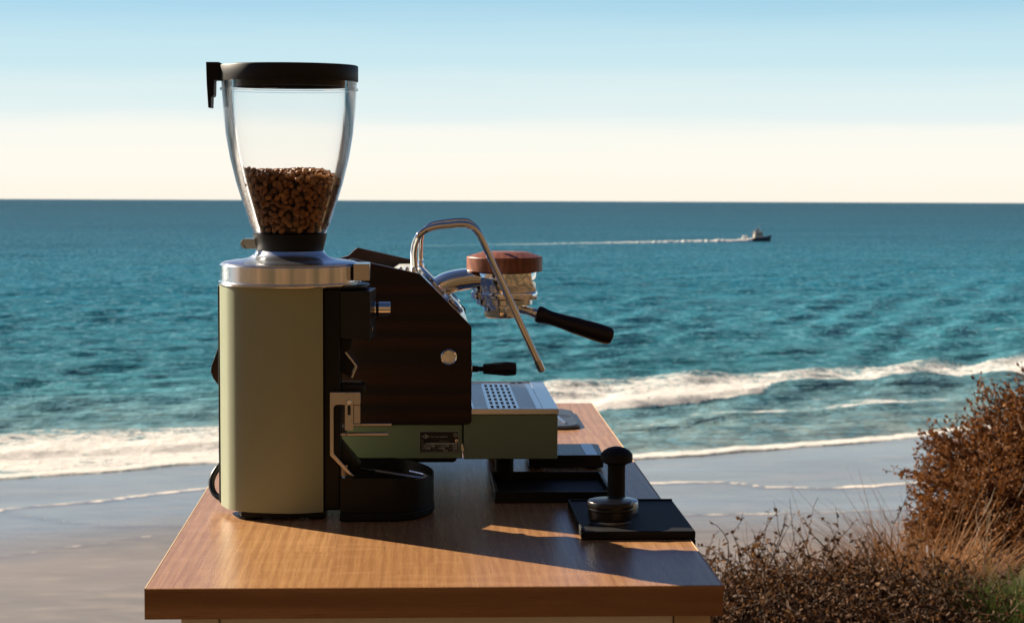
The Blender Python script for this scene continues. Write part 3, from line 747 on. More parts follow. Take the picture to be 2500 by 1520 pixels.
while z < .456:
    r = hop_r(z) - .0034
    n = int(2*math.pi*r/.0080)
    for i in range(n):
        a = 2*math.pi*(i + .5*(row % 2) + rb.uniform(-.42, .42))/n
        x = GX + r*math.cos(a); y = GY + r*math.sin(a); zz = z + rb.uniform(-.0032, .0032)
        if zz > bed_top(x, y): continue
        # darker gaps where the beans fall away from the wall
        places.append((x, y, zz, a, r, 0))
    z += .0051; row += 1
for i in range(2400):
    rr_ = .0715*math.sqrt(rb.random()); a = rb.uniform(0, 6.283)
    x = GX + rr_*math.cos(a); y = GY + rr_*math.sin(a); zz = bed_top(x, y) + rb.uniform(-.0105, .0030)
    if rr_ > hop_r(zz) - .007: continue
    places.append((x, y, zz, a, rr_, 1))
def bean_matrix(p):
    x, y, zz, a, r, top_ = p
    if top_:
        q = Matrix.Rotation(rb.uniform(0, 6.28), 4, 'Z') @ Matrix.Rotation(rb.uniform(-.9, .9), 4, 'X') @ Matrix.Rotation(rb.uniform(-.9, .9), 4, 'Y')
    else:
        q = Matrix.Rotation(a, 4, 'Z') @ Matrix.Rotation(R(90)*(1 if rb.random() < .7 else -1) + rb.uniform(-.35, .35), 4, 'Y') @ Matrix.Rotation(rb.uniform(0, 6.28), 4, 'Z') @ Matrix.Rotation(rb.uniform(-.35, .35), 4, 'X')
    s = rb.uniform(.86, 1.12)
    return Matrix.Translation((x, y, zz)) @ q @ Matrix.Scale(s, 4)
front = sorted(places, key=lambda p: p[1] - (.02 if p[5] else 0))
singles = front[:300]; rest = front[300:]
for p in singles:
    o = bpy.data.objects.new('coffee_bean', BEAN); col.objects.link(o)
    o.matrix_world = TT @ bean_matrix(p)
    tag(o, 'roasted coffee bean at the near side of the clear hopper', 'coffee bean', 'coffee beans filling the grinder hopper')
bv = np.array([v.co[:] for v in BEAN.vertices]); bf = np.array([p.vertices[:] for p in BEAN.polygons])
VV = []; FF = []
for k, p in enumerate(rest):
    m_ = np.array(bean_matrix(p)); VV.append(bv @ m_[:3, :3].T + m_[:3, 3]); FF.append(bf + k*len(bv))
o = mesh_np('coffee_beans', np.concatenate(VV), np.concatenate(FF), M['bean'], smooth=True)
o.matrix_world = TT
tag(o, 'mass of roasted coffee beans filling the lower half of the hopper', 'coffee beans', 'coffee beans filling the grinder hopper', 'stuff')
# the closely packed interior of the heap, part of the same mass
cp = [(0,.3650)] + [(hop_r(q)-.0085, q) for q in np.linspace(.3655, .431, 10)] + [(0,.4370)]
co = MB().lathe(cp, (GX,GY,0), segs=48); 
cm = bpy.data.meshes.new('c'); 
core_o = co.build('bean_heap_interior', M['bean_core'], None); core_o.parent = o; tag(core_o, kind='stuff')

# ================================================================== ESPRESSO MACHINE
NY, FY = 2.710, 3.046
em = thing('espresso_machine', (-.03, 2.88, 0), 'espresso machine with dark wood side panels behind the grinder', 'espresso machine')
pan = [(-.282,.1653),(-.2805,.1740),(-.2770,.1830),(-.2715,.1990),(-.2420,.2850),(-.2360,.2960),(-.2270,.3020),(-.1450,.3040),(-.1150,.3060),(-.1010,.3105),(-.0925,.3190),(-.0869,.3226),(-.0283,.3095),(.0070,.3018),(.0095,.3003),(.0800,.2290),(.0812,.2265),(.0814,.0960),(.0798,.0918),(.0760,.0902),(-.2200,.0902),(-.2330,.0930),(-.2700,.1440),(-.2790,.1560)]
wood_n = MB().prism(pan, NY, NY+.016).build('side_panel', M['walnut_dark'], em, bevel=.0012, angle=50)
wood_f = MB().prism(pan, FY-.016, FY).build('side_panel', M['walnut_dark'], em, bevel=.0012, angle=50)
bod = [(-.255,.092),(-.255,.262),(-.2250,.2820),(-.045,.2840),(-.022,.2985),(.0055,.2985),(.0060,.2975),(.0785,.2255),(.0790,.0945),(.0600,.092)]
body = MB().prism(bod, NY+.0165, FY-.0165).build('body', M['grey_plate'], em, bevel=.002, angle=50)
MB().box(-.2350, .0690, NY+.004, FY-.004, .0412, .0898).build('chassis', M['sage_dark'], em, bevel=.002)
MB().prism([(-.22,.0405),(-.22,.0352),(.0560,.0352),(.0595,.0368),(.0612,.0405)], NY+.010, FY-.010).build('base_plate', M['black_matte'], em)
for fx, fy in ((-.19, NY+.045), (-.19, FY-.045), (.130, NY+.050), (.130, FY-.050)):
    MB().lathe([(0,0),(.0130,0),(.0150,.002),(.0150,.014),(.0135,.016),(.0135,.0352 if fx < 0 else .0405),(0,.0352 if fx < 0 else .0405)], (fx, fy, 0), segs=36).build('foot', M['black_matte'], em)
# drip tray: box, stainless rim, perforated grate
TXa, TXb = .0706, .2030
dt = MB().box(TXa, TXb, NY+.002, FY-.002, .0406, .1040).build('drip_tray', M['sage_dark'], em, bevel=.0016)
rimz0, rimz1 = .1043, .1121
ri = MB()
ri.box(TXa+.011, TXb+.0012, NY, NY+.0032, rimz0, rimz1); ri.box(TXa+.011, TXb+.0012, FY-.0032, FY, rimz0, rimz1)
ri.box(TXb-.020, TXb+.0012, NY+.0032, FY-.0032, rimz1-.0030, rimz1-.0004)
ri.box(TXb-.0004, TXb+.0012, NY+.0032, FY-.0032, rimz0, rimz1-.0031)
ri.build('tray_rim', M['stainless'], dt, bevel=.0005, weld=False)
MB().box(TXa+.011, TXb-.0205, NY+.0033, FY-.0033, .1050, .1062).build('tray_floor', M['black'], dt)
# grate: sheet with square holes in the middle block and long slots either side
gx0, gx1, gy0, gy1 = .0830, .1826, NY+.0045, FY-.0045
gz0, gz1 = .1092, .1106
cellx = []; 
hx0, hx1 = .1090, .1490
xs = [gx0]; 
def strips():
    """returns x cuts with a flag naming the kind of column between cuts"""
    c = [(gx0, gx0+.002, 'solid'), (gx0+.002, .1052, 'slot'), (.1052, .1098, 'solid')]
    w = (.1498-.1098)/5
    for i in range(5):
        a = .1098 + i*w; c.append((a, a+w*.52, 'hole')); c.append((a+w*.52, a+w, 'solid'))
    c += [(.1498, .1740, 'slot'), (.1740, gx1, 'solid')]
    return c
g_ = MB()
def pc(x0, x1, y0, y1): g_.box(x0, x1, y0, y1, gz0, gz1)
ny_h = 7; ys0, ys1 = gy0+.016, gy1-.016
for (a, b, k) in strips():
    if k == 'solid': pc(a, b, gy0, gy1)
    elif k == 'hole':
        pc(a, b, gy0, ys0); pc(a, b, ys1, gy1); d = (ys1-ys0)/ny_h
        for j in range(ny_h): pc(a, b, ys0 + j*d + d*.68, ys0 + (j+1)*d)
    else:
        pc(a, b, gy0, ys0-.008); pc(a, b, ys1+.008, gy1); n = 26; d = (ys1-ys0+.016)/n
        for j in range(n): pc(a, b, ys0-.008 + j*d + d*.5, ys0-.008 + (j+1)*d)
g_.build('grate', M['stainless'], dt, weld=False, smooth=False)
for (x_, y_) in ((.153, gy0+.006), (.1635, gy0+.006), (.153, gy1-.006), (.1635, gy1-.006)):
    MB().box(x_, x_+.0062, y_-.0036, y_+.0036, gz1+.0002, gz1+.0006).build('grate_slot_end', M['plate_black'], dt)
for i in range(7):
    MB().box(.090+i*.0115, .0935+i*.0115, gy0+.0085+(.0035 if i % 2 else 0), gy0+.0115+(.0035 if i % 2 else 0), gz1+.0001, gz1+.0006).build('grate_rivet', M['alu'], dt)
    MB().box(.090+i*.0115, .0935+i*.0115, gy1-.0115-(.0035 if i % 2 else 0), gy1-.0085-(.0035 if i % 2 else 0), gz1+.0001, gz1+.0006).build('grate_rivet', M['alu'], dt)
MB().prism([(.0672,.0625),(.0694,.0625),(.0702,.0575),(.0712,.0568),(.0712,.0525),(.0672,.0525)], NY-.0006, NY+.0036).build('latch', M['stainless'], em)

# data plate
PX0, PX1, PZ0, PZ1 = .0084, .0636, .0499, .0803
PY = NY + .0040
plate = MB().box(PX0, PX1, PY-.0012, PY, PZ0, PZ1).build('data_plate', M['plate_black'], em)
def pl(u, w): return PX0 + (PX1-PX0)*(u-400)/1595, PZ1 - (PZ1-PZ0)*(w-380)/870
fr_ = MB(); y0_, y1_ = PY-.00145, PY-.0012
tl = .0007
fr_.box(PX0, PX1, y0_, y1_, PZ1-tl, PZ1); fr_.box(PX0, PX1, y0_, y1_, PZ0, PZ0+tl); fr_.box(PX0, PX0+tl, y0_, y1_, PZ0+tl, PZ1-tl); fr_.box(PX1-tl, PX1, y0_, y1_, PZ0+tl, PZ1-tl)
fr_.build('plate_border', M['plate_grey'], plate, weld=False, smooth=False)
for (u0, w0, u1, w1) in ((650,850,1935,915),(585,945,1030,1012),(1265,945,1612,1012),(1748,945,1935,1012),(535,1035,860,1098),(1165,1035,1448,1098),(1748,1035,1935,1098),(1348,1130,1565,1195),(1748,1130,1935,1195)):
    a, b = pl(u0, w1); c, d = pl(u1, w0)
    MB().box(a, c, y0_, y1_, b, d).build('plate_field', M['plate_grey'], plate)
def letters(txt, u, w, hgt, mat, y, parent, name='lettering', width=None):
    cu = bpy.data.curves.new(name, 'FONT'); cu.body = txt; cu.size = 1.0
    ob = bpy.data.objects.new(name, cu); col.objects.link(ob)
    me = bpy.data.meshes.new_from_object(ob)
    bpy.data.objects.remove(ob)
    x0, z0 = pl(u, w); s = hgt*(PZ1-PZ0)/870/.72
    base = BASE[parent.name]; sx = s
    if width: 
        mxx = max(v.co.x for v in me.vertices); sx = width*(PX1-PX0)/1595/mxx
    for v in me.vertices:
        v.co = Vector((x0 + v.co.x*sx, y, z0 + v.co.y*s)) - base
    me.materials.clear(); me.materials.append(mat)
    o = bpy.data.objects.new(name, me); col.objects.link(o); o.parent = parent; BASE[o.name] = base; return o
yl = PY-.00150
letters('la marzocco', 880, 632, 92, M['plate_grey'], yl, plate, width=650)
letters('Made in Italy', 1212, 800, 44, M['plate_grey'], yl, plate, width=390)
for tx, u, w, wd in (('MOD.',462,892,150),('S/N',462,990,100),('DATA',1070,990,175),('Hz',1655,990,75),('W',462,1085,50),('VOLTS',920,1085,210),('AMP',1590,1085,130),('Max boiler op. pressure - CC',462,1180,850),('CV',1620,1180,95)):
    letters(tx, u, w, 46, M['plate_grey'], yl, plate, width=wd)
# stamped values, worn and unreadable in their fields
sv = random.Random(3)
for u, w, wd in ((675,898,130),(600,996,310),(1285,996,220),(1800,996,70),(555,1083,140),(1185,1083,90),(1765,1083,60),(1360,1180,60),(1435,1180,115),(1760,1180,40),(1815,1180,105)):
    q = MB(); x = u
    while x < u + wd:
        k = sv.uniform(9, 24); a, b = pl(x, w); c, d = pl(min(x+k, u+wd), w-sv.uniform(26, 42)); q.box(a, c, PY-.0016, PY-.00145, b, d); x += k + sv.uniform(5, 10)
    q.build('stamped_mark', M['plate_black'], plate, weld=False, smooth=False)
# emblem: lozenge with a standing figure and a point at either end
em_ = MB()
def seg(u0, w0, u1, w1, th):
    a = Vector((*pl(u0, w0), 0)); b = Vector((*pl(u1, w1), 0)); d = (b-a).normalized(); n_v = Vector((-d.y, d.x, 0))*th/2
    q = [a+n_v, b+n_v, b-n_v, a-n_v]
    em_.prism([(p.x, p.y) for p in q], y0_, y1_)
for s in ((510,590,655,505),(655,505,800,590),(800,590,655,672),(655,672,510,590),(550,590,655,530),(655,530,765,590),(765,590,655,650),(655,650,550,590)): seg(*s, .00042)
seg(678,505,686,612,.0011); seg(665,560,650,625,.0007); seg(690,560,712,590,.0006); seg(660,640,712,640,.0005)
seg(465,590,492,590,.0008); seg(815,590,842,590,.0008)
em_.build('emblem', M['plate_grey'], plate, weld=False, smooth=False)
def ringp(u, w, ro, ri_, name, mat):
    x_, z_ = pl(u, w); k = (PX1-PX0)/1595
    MB().lathe([(ri_*k,0),(ro*k,0),(ro*k,.0004),(ri_*k,.0004)], (x_, PY-.0013, z_), (0,-1,0), 28, close=True).build(name, mat, plate)
ringp(1862, 540, 80, 56, 'approval_mark', M['plate_grey'])
seg_ = MB(); a, b = pl(1830, 552); c, d = pl(1895, 530); seg_.box(a, c, y0_, y1_, b, d).build('approval_bar', M['plate_grey'], plate)
ringp(507, 755, 58, 30, 'rivet', M['alu']); ringp(1903, 762, 58, 30, 'rivet', M['alu'])

# round chrome badge, steam knob
bd = MB().lathe([(0,0),(.0112,0),(.0112,.0022),(.0105,.0028),(.0098,.0024),(.0092,.0016),(0,.0018)], (.0495, NY, .1853), (0,-1,0), 48).build('round_badge', M['chrome'], em)
sk = MB().lathe([(0,0),(.0125,0),(.0130,.001),(.0120,.0045),(.0060,.0050),(0,.0050)], (.0790, NY+.055, .1625), (1,0,0), 40).build('steam_knob_plate', M['chrome'], em)
MB().lathe([(0,.0050),(.0046,.0050),(.0046,.0130),(.0036,.0135),(.0036,.0205),(0,.0205)], (.0790, NY+.055, .1625), (1,0,0), 24).build('knob_stem', M['black'], sk)
MB().lathe([(0,.0203),(.0066,.0203),(.0074,.0215),(.0104,.0545),(.0096,.0640),(.0086,.0678),(0,.0682)], (.0790, NY+.055, .1625), (1,0,0), 8).build('steam_knob', M['handle_wood'], em, bevel=.0008)
# steam wand
wy = 2.80
wp_ = [(.0014,wy+.02,.2940),(.0008,wy+.015,.3100),(.0002,wy+.01,.3270),(.0025,wy+.005,.3400),(.0075,wy,.3510),(.0170,wy,.3590),(.0320,wy,.3642),(.0500,wy,.3662),(.0654,wy,.3678),(.0760,wy,.3672),(.0850,wy,.3635),(.0920,wy,.3565),(.0985,wy,.3455),(.1132,wy,.3140),(.1379,wy,.2612),(.1588,wy,.2155),(.1800,wy,.1695)]
wand = MB().tube(smooth_path(wp_, 7), .0049, 20).build('steam_wand', M['chrome'], em)
MB().tube([(.1795,wy,.1706),(.1812,wy,.1668),(.1822,wy,.1645),(.1860,wy,.1560),(.1866,wy,.1546)], [.0053,.0055,.0055,.0052,.0038], 10).build('wand_tip', M['steel'], wand)
MB().tube(smooth_path([(.0105,2.875,.2930),(.0105,2.875,.3250),(.0110,2.872,.3420),(.0150,2.868,.3560),(.0260,2.866,.3650),(.0450,2.866,.3690),(.0660,2.866,.3712),(.0800,2.866,.3700),(.0930,2.866,.3600),(.1000,2.866,.3470)], 6), .0034, 14).build('water_pipe', M['chrome'], em)
MB().lathe([(0,0),(.0052,0),(.0052,.010),(.0040,.012),(.0040,.016),(0,.016)], (.0105,2.875,.2985), segs=6).build('pipe_nut', M['chrome'], em)
# cup-warmer top with a small rail
MB().box(-.215, -.055, NY+.022, FY-.022, .2846, .2856).build('cup_tray', M['stainless'], em)
for k in range(3):
    MB().lathe([(0,0),(.0028,0),(.0028,.009),(.0015,.011),(0,.011)], (-.018+k*.009, NY+.030, .2984), segs=16).build('top_stud', M['chrome'], em)
# trim strip and gauges on the sloping front
sl = Vector((.0725, 0, -.0720)).normalized(); nrm = Vector((.705, 0, .709))
def on_slope(t_, y, h): 
    p = Vector((.0060, y, .2975)) + sl*t_ + nrm*h; return p
MB().prism([tuple((on_slope(.006,0,.0002).x, on_slope(.006,0,.0002).z)), (on_slope(.098,0,.0002).x, on_slope(.098,0,.0002).z), (on_slope(.098,0,.0026).x, on_slope(.098,0,.0026).z), (on_slope(.006,0,.0026).x, on_slope(.006,0,.0026).z)], NY+.040, FY-.040).build('front_plate', M['stainless'], em, bevel=.0006)
for y_ in (NY+.075, FY-.075):
    g = MB().lathe([(0,0),(.0185,0),(.0185,.0050),(.0165,.0066),(.0150,.0040),(0,.0040)], on_slope(.066, y_, .0022), nrm, 40).build('pressure_gauge', M['chrome'], em)
    MB().lathe([(0,.0041),(.0148,.0041),(.0148,.0046),(0,.0046)], on_slope(.066, y_, .0022), nrm, 40).build('gauge_face', M['white_plastic'], g)
# group: curved arm, bell, wooden cap, locking ring
gy = 2.878; gxc = .1347
def sweep(path, hh, hw, segs=32, ex=2.8):
    """rounded-rectangle section swept along a path in the XZ plane"""
    P = smooth_path(path, 8); n = len(P); m = MB(); V = []
    for i in range(n):
        tn = (P[min(i+1, n-1)] - P[max(i-1, 0)]).normalized(); up = Vector((-tn.z, 0, tn.x)); f = i/(n-1)
        h_ = hh[0] + (hh[1]-hh[0])*f; w_ = hw[0] + (hw[1]-hw[0])*f
        for k in range(segs):
            a_ = 2*math.pi*k/segs; c_, s_ = math.cos(a_), math.sin(a_)
            V.append(P[i] + Vector((0, 1, 0))*w_*math.copysign(abs(c_)**(2/ex), c_) + up*h_*math.copysign(abs(s_)**(2/ex), s_))
    F = [(i*segs+k, i*segs+(k+1) % segs, (i+1)*segs+(k+1) % segs, (i+1)*segs+k) for i in range(n-1) for k in range(segs)]
    F += [tuple(range(segs)), tuple(range((n-1)*segs, n*segs))]
    return m.add(V, F)
arm = sweep([(.0300,gy,.2655),(.0480,gy,.2768),(.0670,gy,.2822),(.0860,gy,.2846),(.1020,gy,.2852)], (.0168,.0145), (.0340,.0300)).build('group_arm', M['chrome'], em, angle=60)
MB().lathe([(0,0),(.044,0),(.046,.0015),(.046,.0035),(.043,.0055),(0,.0055)], on_slope(.040, gy, .0028), nrm, 64).build('arm_flange', M['chrome'], em)
bell = MB().lathe([(0,.2960),(.0468,.2960),(.0472,.2950),(.0472,.2672),(.0468,.2660),(0,.2660)], (gxc,gy,0), segs=96).build('group_bell', M['chrome'], em)
MB().lathe([(0,.2658),(.0485,.2658),(.0492,.2648),(.0492,.2565),(.0484,.2552),(.0420,.2550),(.0418,.2475),(.0410,.2468),(0,.2468)], (gxc,gy,0), segs=96).build('locking_ring', M['chrome'], em)
MB().lathe([(0,.3244),(.0340,.3244),(.0355,.3241),(.0555,.3175),(.0562,.3165),(.0562,.2970),(.0556,.2962),(0,.2962)], (gxc,gy,0), segs=96).build('group_cap', M['walnut_red'], em, angle=14)
for a in range(6):
    an = R(-150 + a*22)
    d = Vector((math.cos(an), math.sin(an), 0))
    MB().lathe([(0,0),(.0026,0),(.0026,.0010),(.0018,.0016),(0,.0016)], Vector((gxc,gy,.2605)) + d*.0490, d, 14).build('ring_screw', M['chrome'], em)

# portafilter locked into the group
pf = thing('portafilter', (.131, gy, .2268), 'chrome portafilter with dark wooden handle locked into the machine group', 'portafilter')
MB().lathe([(0,.2462),(.0330,.2462),(.0330,.2440),(.0272,.2432),(.0270,.2310),(.0262,.2285),(.0235,.2270),(0,.2266)], (.1318,gy,0), segs=72).build('basket', M['chrome'], pf)
hd = Vector((.956, 0, -.292)).normalized(); p0 = Vector((.1545, gy, .2412))
def lprof(pts, name, mat, par, segs=40): return MB().lathe(pts, p0, hd, segs).build(name, mat, par)
lprof([(0,0),(.0072,0),(.0066,.010),(.0058,.016),(.0062,.022),(.0070,.0235),(.0070,.0290),(.0066,.0320),(0,.0320)], 'neck', M['chrome'], pf, 32)
pts = [(0,.0290),(.0100,.0291),(.0126,.0305),(.0135,.0340),(.0132,.0385),(.0118,.0440),(.0110,.0520),(.0110,.0600),(.0116,.0720),(.0128,.0840),(.0134,.0900),(.0133,.0960),(.0136,.1050),(.0143,.1160),(.0146,.1280),(.0143,.1380),(.0132,.1440),(.0105,.1475),(.0050,.1490),(0,.1492)]
lprof([(r*.94, h) for r, h in pts], 'handle', M['handle_wood'], pf, 48)

# ================================================================== THINGS ON THE TABLE
# corner tamping mat: hooks over the right edge of the table
mat_ = thing('tamping_mat', (.275, 2.44, 0), 'flat black tamping mat hooked over the right table edge', 'tamping mat')
MB().box(.2045, .3445, 2.333, 2.549, .0006, .0108).build('pad', M['black_matte'], mat_, bevel=.0018)
MB().box(.3392, .3447, 2.3335, 2.5485, -.030, .0004).build('edge_lip', M['black_matte'], mat_, bevel=.0010)
MB().box(.2046, .2076, 2.335, 2.547, .0106, .0128).build('left_ridge', M['black_matte'], mat_, bevel=.0008)
MB().box(.2080, .3440, 2.5450, 2.5488, .0106, .0126).build('back_ridge', M['black_matte'], mat_, bevel=.0008)
# levelling puck in front, tamper behind
lx, ly = .2455, 2.392
pk = thing('coffee_leveler', (lx, ly, .0109), 'short round black coffee leveler with silver base ring on the tamping mat', 'coffee leveler')
MB().lathe([(0,.0109),(.0255,.0109),(.0262,.0116),(.0262,.0150),(.0258,.0154),(0,.0154)], (lx,ly,0), segs=80).build('base_ring', M['alu'], pk)
MB().lathe([(0,.0154),(.0268,.0154),(.0276,.0164),(.0280,.0262),(.0284,.0266),(.0284,.0272),(0,.0272)], (lx,ly,0), segs=80).build('lower_disc', M['black_metal'], pk)
MB().lathe([(0,.0272),(.0280,.0272),(.0287,.0280),(.0288,.0292),(.0284,.0302),(.0286,.0306),(.0286,.0372),(.0278,.0384),(.0250,.0392),(0,.0402)], (lx,ly,0), segs=80).build('grip_disc', M['black_metal'], pk)
tx_, ty_ = .2602, 2.462
tp = thing('tamper', (tx_, ty_, .0109), 'black mushroom handled tamper standing behind the round leveler', 'tamper')
MB().lathe([(0,.0109),(.0284,.0109),(.0288,.0114),(.0288,.0225),(.0280,.0262),(.0240,.0275),(.0125,.0290),(0,.0290)], (tx_,ty_,0), segs=80).build('base', M['strip'], tp)
MB().lathe([(0,.0285),(.0120,.0285),(.0114,.0330),(.0112,.0700),(.0122,.0730),(.0196,.0762),(.0206,.0772),(.0206,.0850),(.0200,.0866),(.0165,.0905),(.0110,.0938),(.0050,.0955),(0,.0958)], (tx_,ty_,0), segs=64).build('handle', M['black_matte'], tp)
# open black tray half under the machine
kb = thing('low_black_tray', (.19, 2.67, 0), 'low open black tray pushed halfway under the drip tray', 'tray')
MB().box(.1100, .2690, 2.592, 2.755, .0004, .0050).build('tray_floor', M['black_matte'], kb)
wl = MB(); wl.box(.1100,.2690,2.588,2.592,.0004,.0155); wl.box(.1100,.2690,2.755,2.759,.0004,.0155); wl.box(.1100,.1140,2.592,2.755,.0050,.0155); wl.box(.2650,.2690,2.592,2.755,.0050,.0155)
wl.build('tray_wall', M['black'], kb, bevel=.0008, weld=False)
# scale with a silver strip
sc = thing('coffee_scale', (.236, 2.925, 0), 'slim black coffee scale with a silver strip beside the machine', 'scale')
P_ = [(.172,2.868),(.2835,2.868)] + arc(.2785,2.976,.008,0,90,6) + [(.172,2.984)]
MB().prism(P_, .0030, .0218, 'XY').build('body', M['black_metal'], sc, bevel=.0012)
MB().box(.2577, .2751, 2.8692, 2.9826, .0219, .0222).build('strip', M['strip'], sc)
for fx in (.185, .27):
    for fy in (2.885, 2.965): MB().lathe([(0,0),(.006,0),(.006,.0031),(0,.0031)], (fx, fy, 0), segs=16).build('foot', M['black_matte'], sc)
# slate-grey rounded pad with a silver rod lying on it
pd_ = thing('slate_coaster', (.245, 3.42, 0), 'thin slate grey rounded mat at the far right of the table', 'coaster')
def rrect(x0, x1, y0, y1, r, n=7):
    return arc(x1-r, y0+r, r, -90, 0, n) + arc(x1-r, y1-r, r, 0, 90, n) + arc(x0+r, y1-r, r, 90, 180, n) + arc(x0+r, y0+r, r, 180, 270, n)
MB().prism(rrect(.175, .2885, 3.292, 3.535, .038), .0004, .0052, 'XY').build('pad', M['slate'], pd_, bevel=.0012)
MB().prism(rrect(.179, .2845, 3.297, 3.530, .035), .0052, .0062, 'XY').build('raised_face', M['slate'], pd_, bevel=.0006)
MB().lathe([(.0115,0),(.0130,0),(.0130,.0005),(.0115,.0005)], (.2655, 3.425, .0062), segs=40, close=True).build('oval_emblem', M['black_metal'], pd_)
rd = thing('silver_rod', (.2575, 3.33, .0064), 'thin silver rod lying on the slate coaster', 'rod')
MB().tube([(.2540,3.400,.0083),(.2600,3.330,.0083),(.2610,3.318,.0083)], [.0019,.0019,.0012], 10).build('shaft', M['alu'], rd)

# ================================================================== PLANTS
def leaf_mat(name, cols, rough=.7):
    t = NT(name); g = t.n('ShaderNodeNewGeometry')
    r = t.ramp(g.outputs['Random Per Island'], [(i/(len(cols)-1), c) for i, c in enumerate(cols)])
    p = t.pbr(r, rough, 0, .25)
    tr = t.n('ShaderNodeBsdfTranslucent'); t.l(r, tr.inputs['Color'])
    mx = t.n('ShaderNodeMixShader'); mx.inputs[0].default_value = .28
    t.l(t.p.outputs[0], mx.inputs[1]); t.l(tr.outputs[0], mx.inputs[2]); t.l(mx.outputs[0], t.out.inputs[0])
    return t.m
M['leaf_rust'] = leaf_mat('rusty_dry_leaf', [(.07,.026,.009), (.16,.062,.019), (.24,.098,.030), (.11,.044,.014), (.30,.14,.05)])
M['leaf_dry'] = leaf_mat('grey_brown_dry_leaf', [(.035,.016,.008), (.10,.045,.019), (.16,.078,.034), (.055,.025,.011), (.25,.14,.068)])
M['grass_straw'] = leaf_mat('straw_grass', [(.20,.088,.030), (.30,.140,.048), (.24,.110,.038), (.36,.19,.075)])
M['grass_green'] = leaf_mat('green_grass', [(.055,.10,.022), (.09,.14,.035), (.17,.17,.055), (.07,.12,.03)])
M['grass_mauve'] = leaf_mat('mauve_dry_grass', [(.17,.105,.09), (.24,.16,.135), (.13,.085,.07)])
M['twig'] = leaf_mat('dry_twig', [(.035,.018,.010), (.075,.040,.022), (.14,.082,.048)])
M['twig_pale'] = leaf_mat('pale_twig', [(.22,.16,.11), (.32,.25,.18), (.16,.11,.075)])

class Veg:
    def __init__(s, seed): s.r = np.random.default_rng(seed); s.V = []; s.F = []; s.n = 0; s.LV = []; s.LF = []; s.ln = 0
    def twig(s, path, r0, r1):
        P = np.asarray(path); n = len(P)
        T = np.gradient(P, axis=0); T /= np.linalg.norm(T, axis=1)[:, None]+1e-9
        A = np.cross(T, np.array([.3, .2, .93])); A /= np.linalg.norm(A, axis=1)[:, None]+1e-9; B = np.cross(T, A)
        rr = np.linspace(r0, r1, n)[:, None]
        ring = [P + (A*math.cos(k*2.0944) + B*math.sin(k*2.0944))*rr for k in range(3)]
        V = np.stack(ring, 1).reshape(-1, 3)
        i = np.arange(n-1)[:, None]*3
        F = np.concatenate([np.stack([i[:, 0]+k, i[:, 0]+(k+1) % 3, i[:, 0]+3+(k+1) % 3, i[:, 0]+3+k], -1) for k in range(3)])
        s.V.append(V); s.F.append(F+s.n); s.n += len(V)
    def leaves(s, P, d, m, lo, spread, L0, L1, wr, up=0.0):
        """m folded leaves along the twig P: two faces each, along a midrib"""
        r = s.r; n = len(P)-1
        g = r.uniform(lo, .999, m)*n; j = g.astype(int); f = (g-j)[:, None]
        p = P[j] + (P[j+1]-P[j])*f
        d = np.asarray(d)[None, :]*1.0 + r.normal(size=(m, 3))*spread + np.array([0, 0, up]); d /= np.linalg.norm(d, axis=1)[:, None]+1e-9
        q = r.normal(size=(m, 3)); a = np.stack([d[:,1]*q[:,2]-d[:,2]*q[:,1], d[:,2]*q[:,0]-d[:,0]*q[:,2], d[:,0]*q[:,1]-d[:,1]*q[:,0]], -1)
        a /= np.linalg.norm(a, axis=1)[:, None]+1e-9
        nn = np.stack([d[:,1]*a[:,2]-d[:,2]*a[:,1], d[:,2]*a[:,0]-d[:,0]*a[:,2], d[:,0]*a[:,1]-d[:,1]*a[:,0]], -1)
        L = r.uniform(L0, L1, m)[:, None]; w = L*wr*r.uniform(.7, 1.4, m)[:, None]
        V = np.stack([p, p + d*L*.5 + a*w + nn*w*.35, p + d*L, p + d*L*.5 - a*w + nn*w*.35], 1).reshape(-1, 3)
        k = np.arange(m)[:, None]*4 + s.ln
        s.LV.append(V); s.LF.append(np.concatenate([k + np.array([[0,1,2]]), k + np.array([[0,2,3]])])); s.ln += 4*m
    def curve(s, p, d, L, n, wig, grav=0.0):
        p = np.array(p, float); d = np.array(d, float); d /= np.linalg.norm(d); out = [p.copy()]
        for k in range(n):
            d = d + s.r.normal(size=3)*wig + np.array([0, 0, grav]); d /= np.linalg.norm(d)
            p = p + d*L/n; out.append(p.copy())
        return np.array(out), d
    def build(s, root, twigmat, leafmat, tn='stems', ln_='foliage'):
        b = np.array(BASE[root.name])
        if s.V:
            o = mesh_np(tn, np.concatenate(s.V)-b, np.concatenate(s.F), twigmat, root); tag(o, kind='stuff')
        if s.LV:
            o = mesh_np(ln_, np.concatenate(s.LV)-b, np.concatenate(s.LF), leafmat, root); tag(o, kind='stuff')

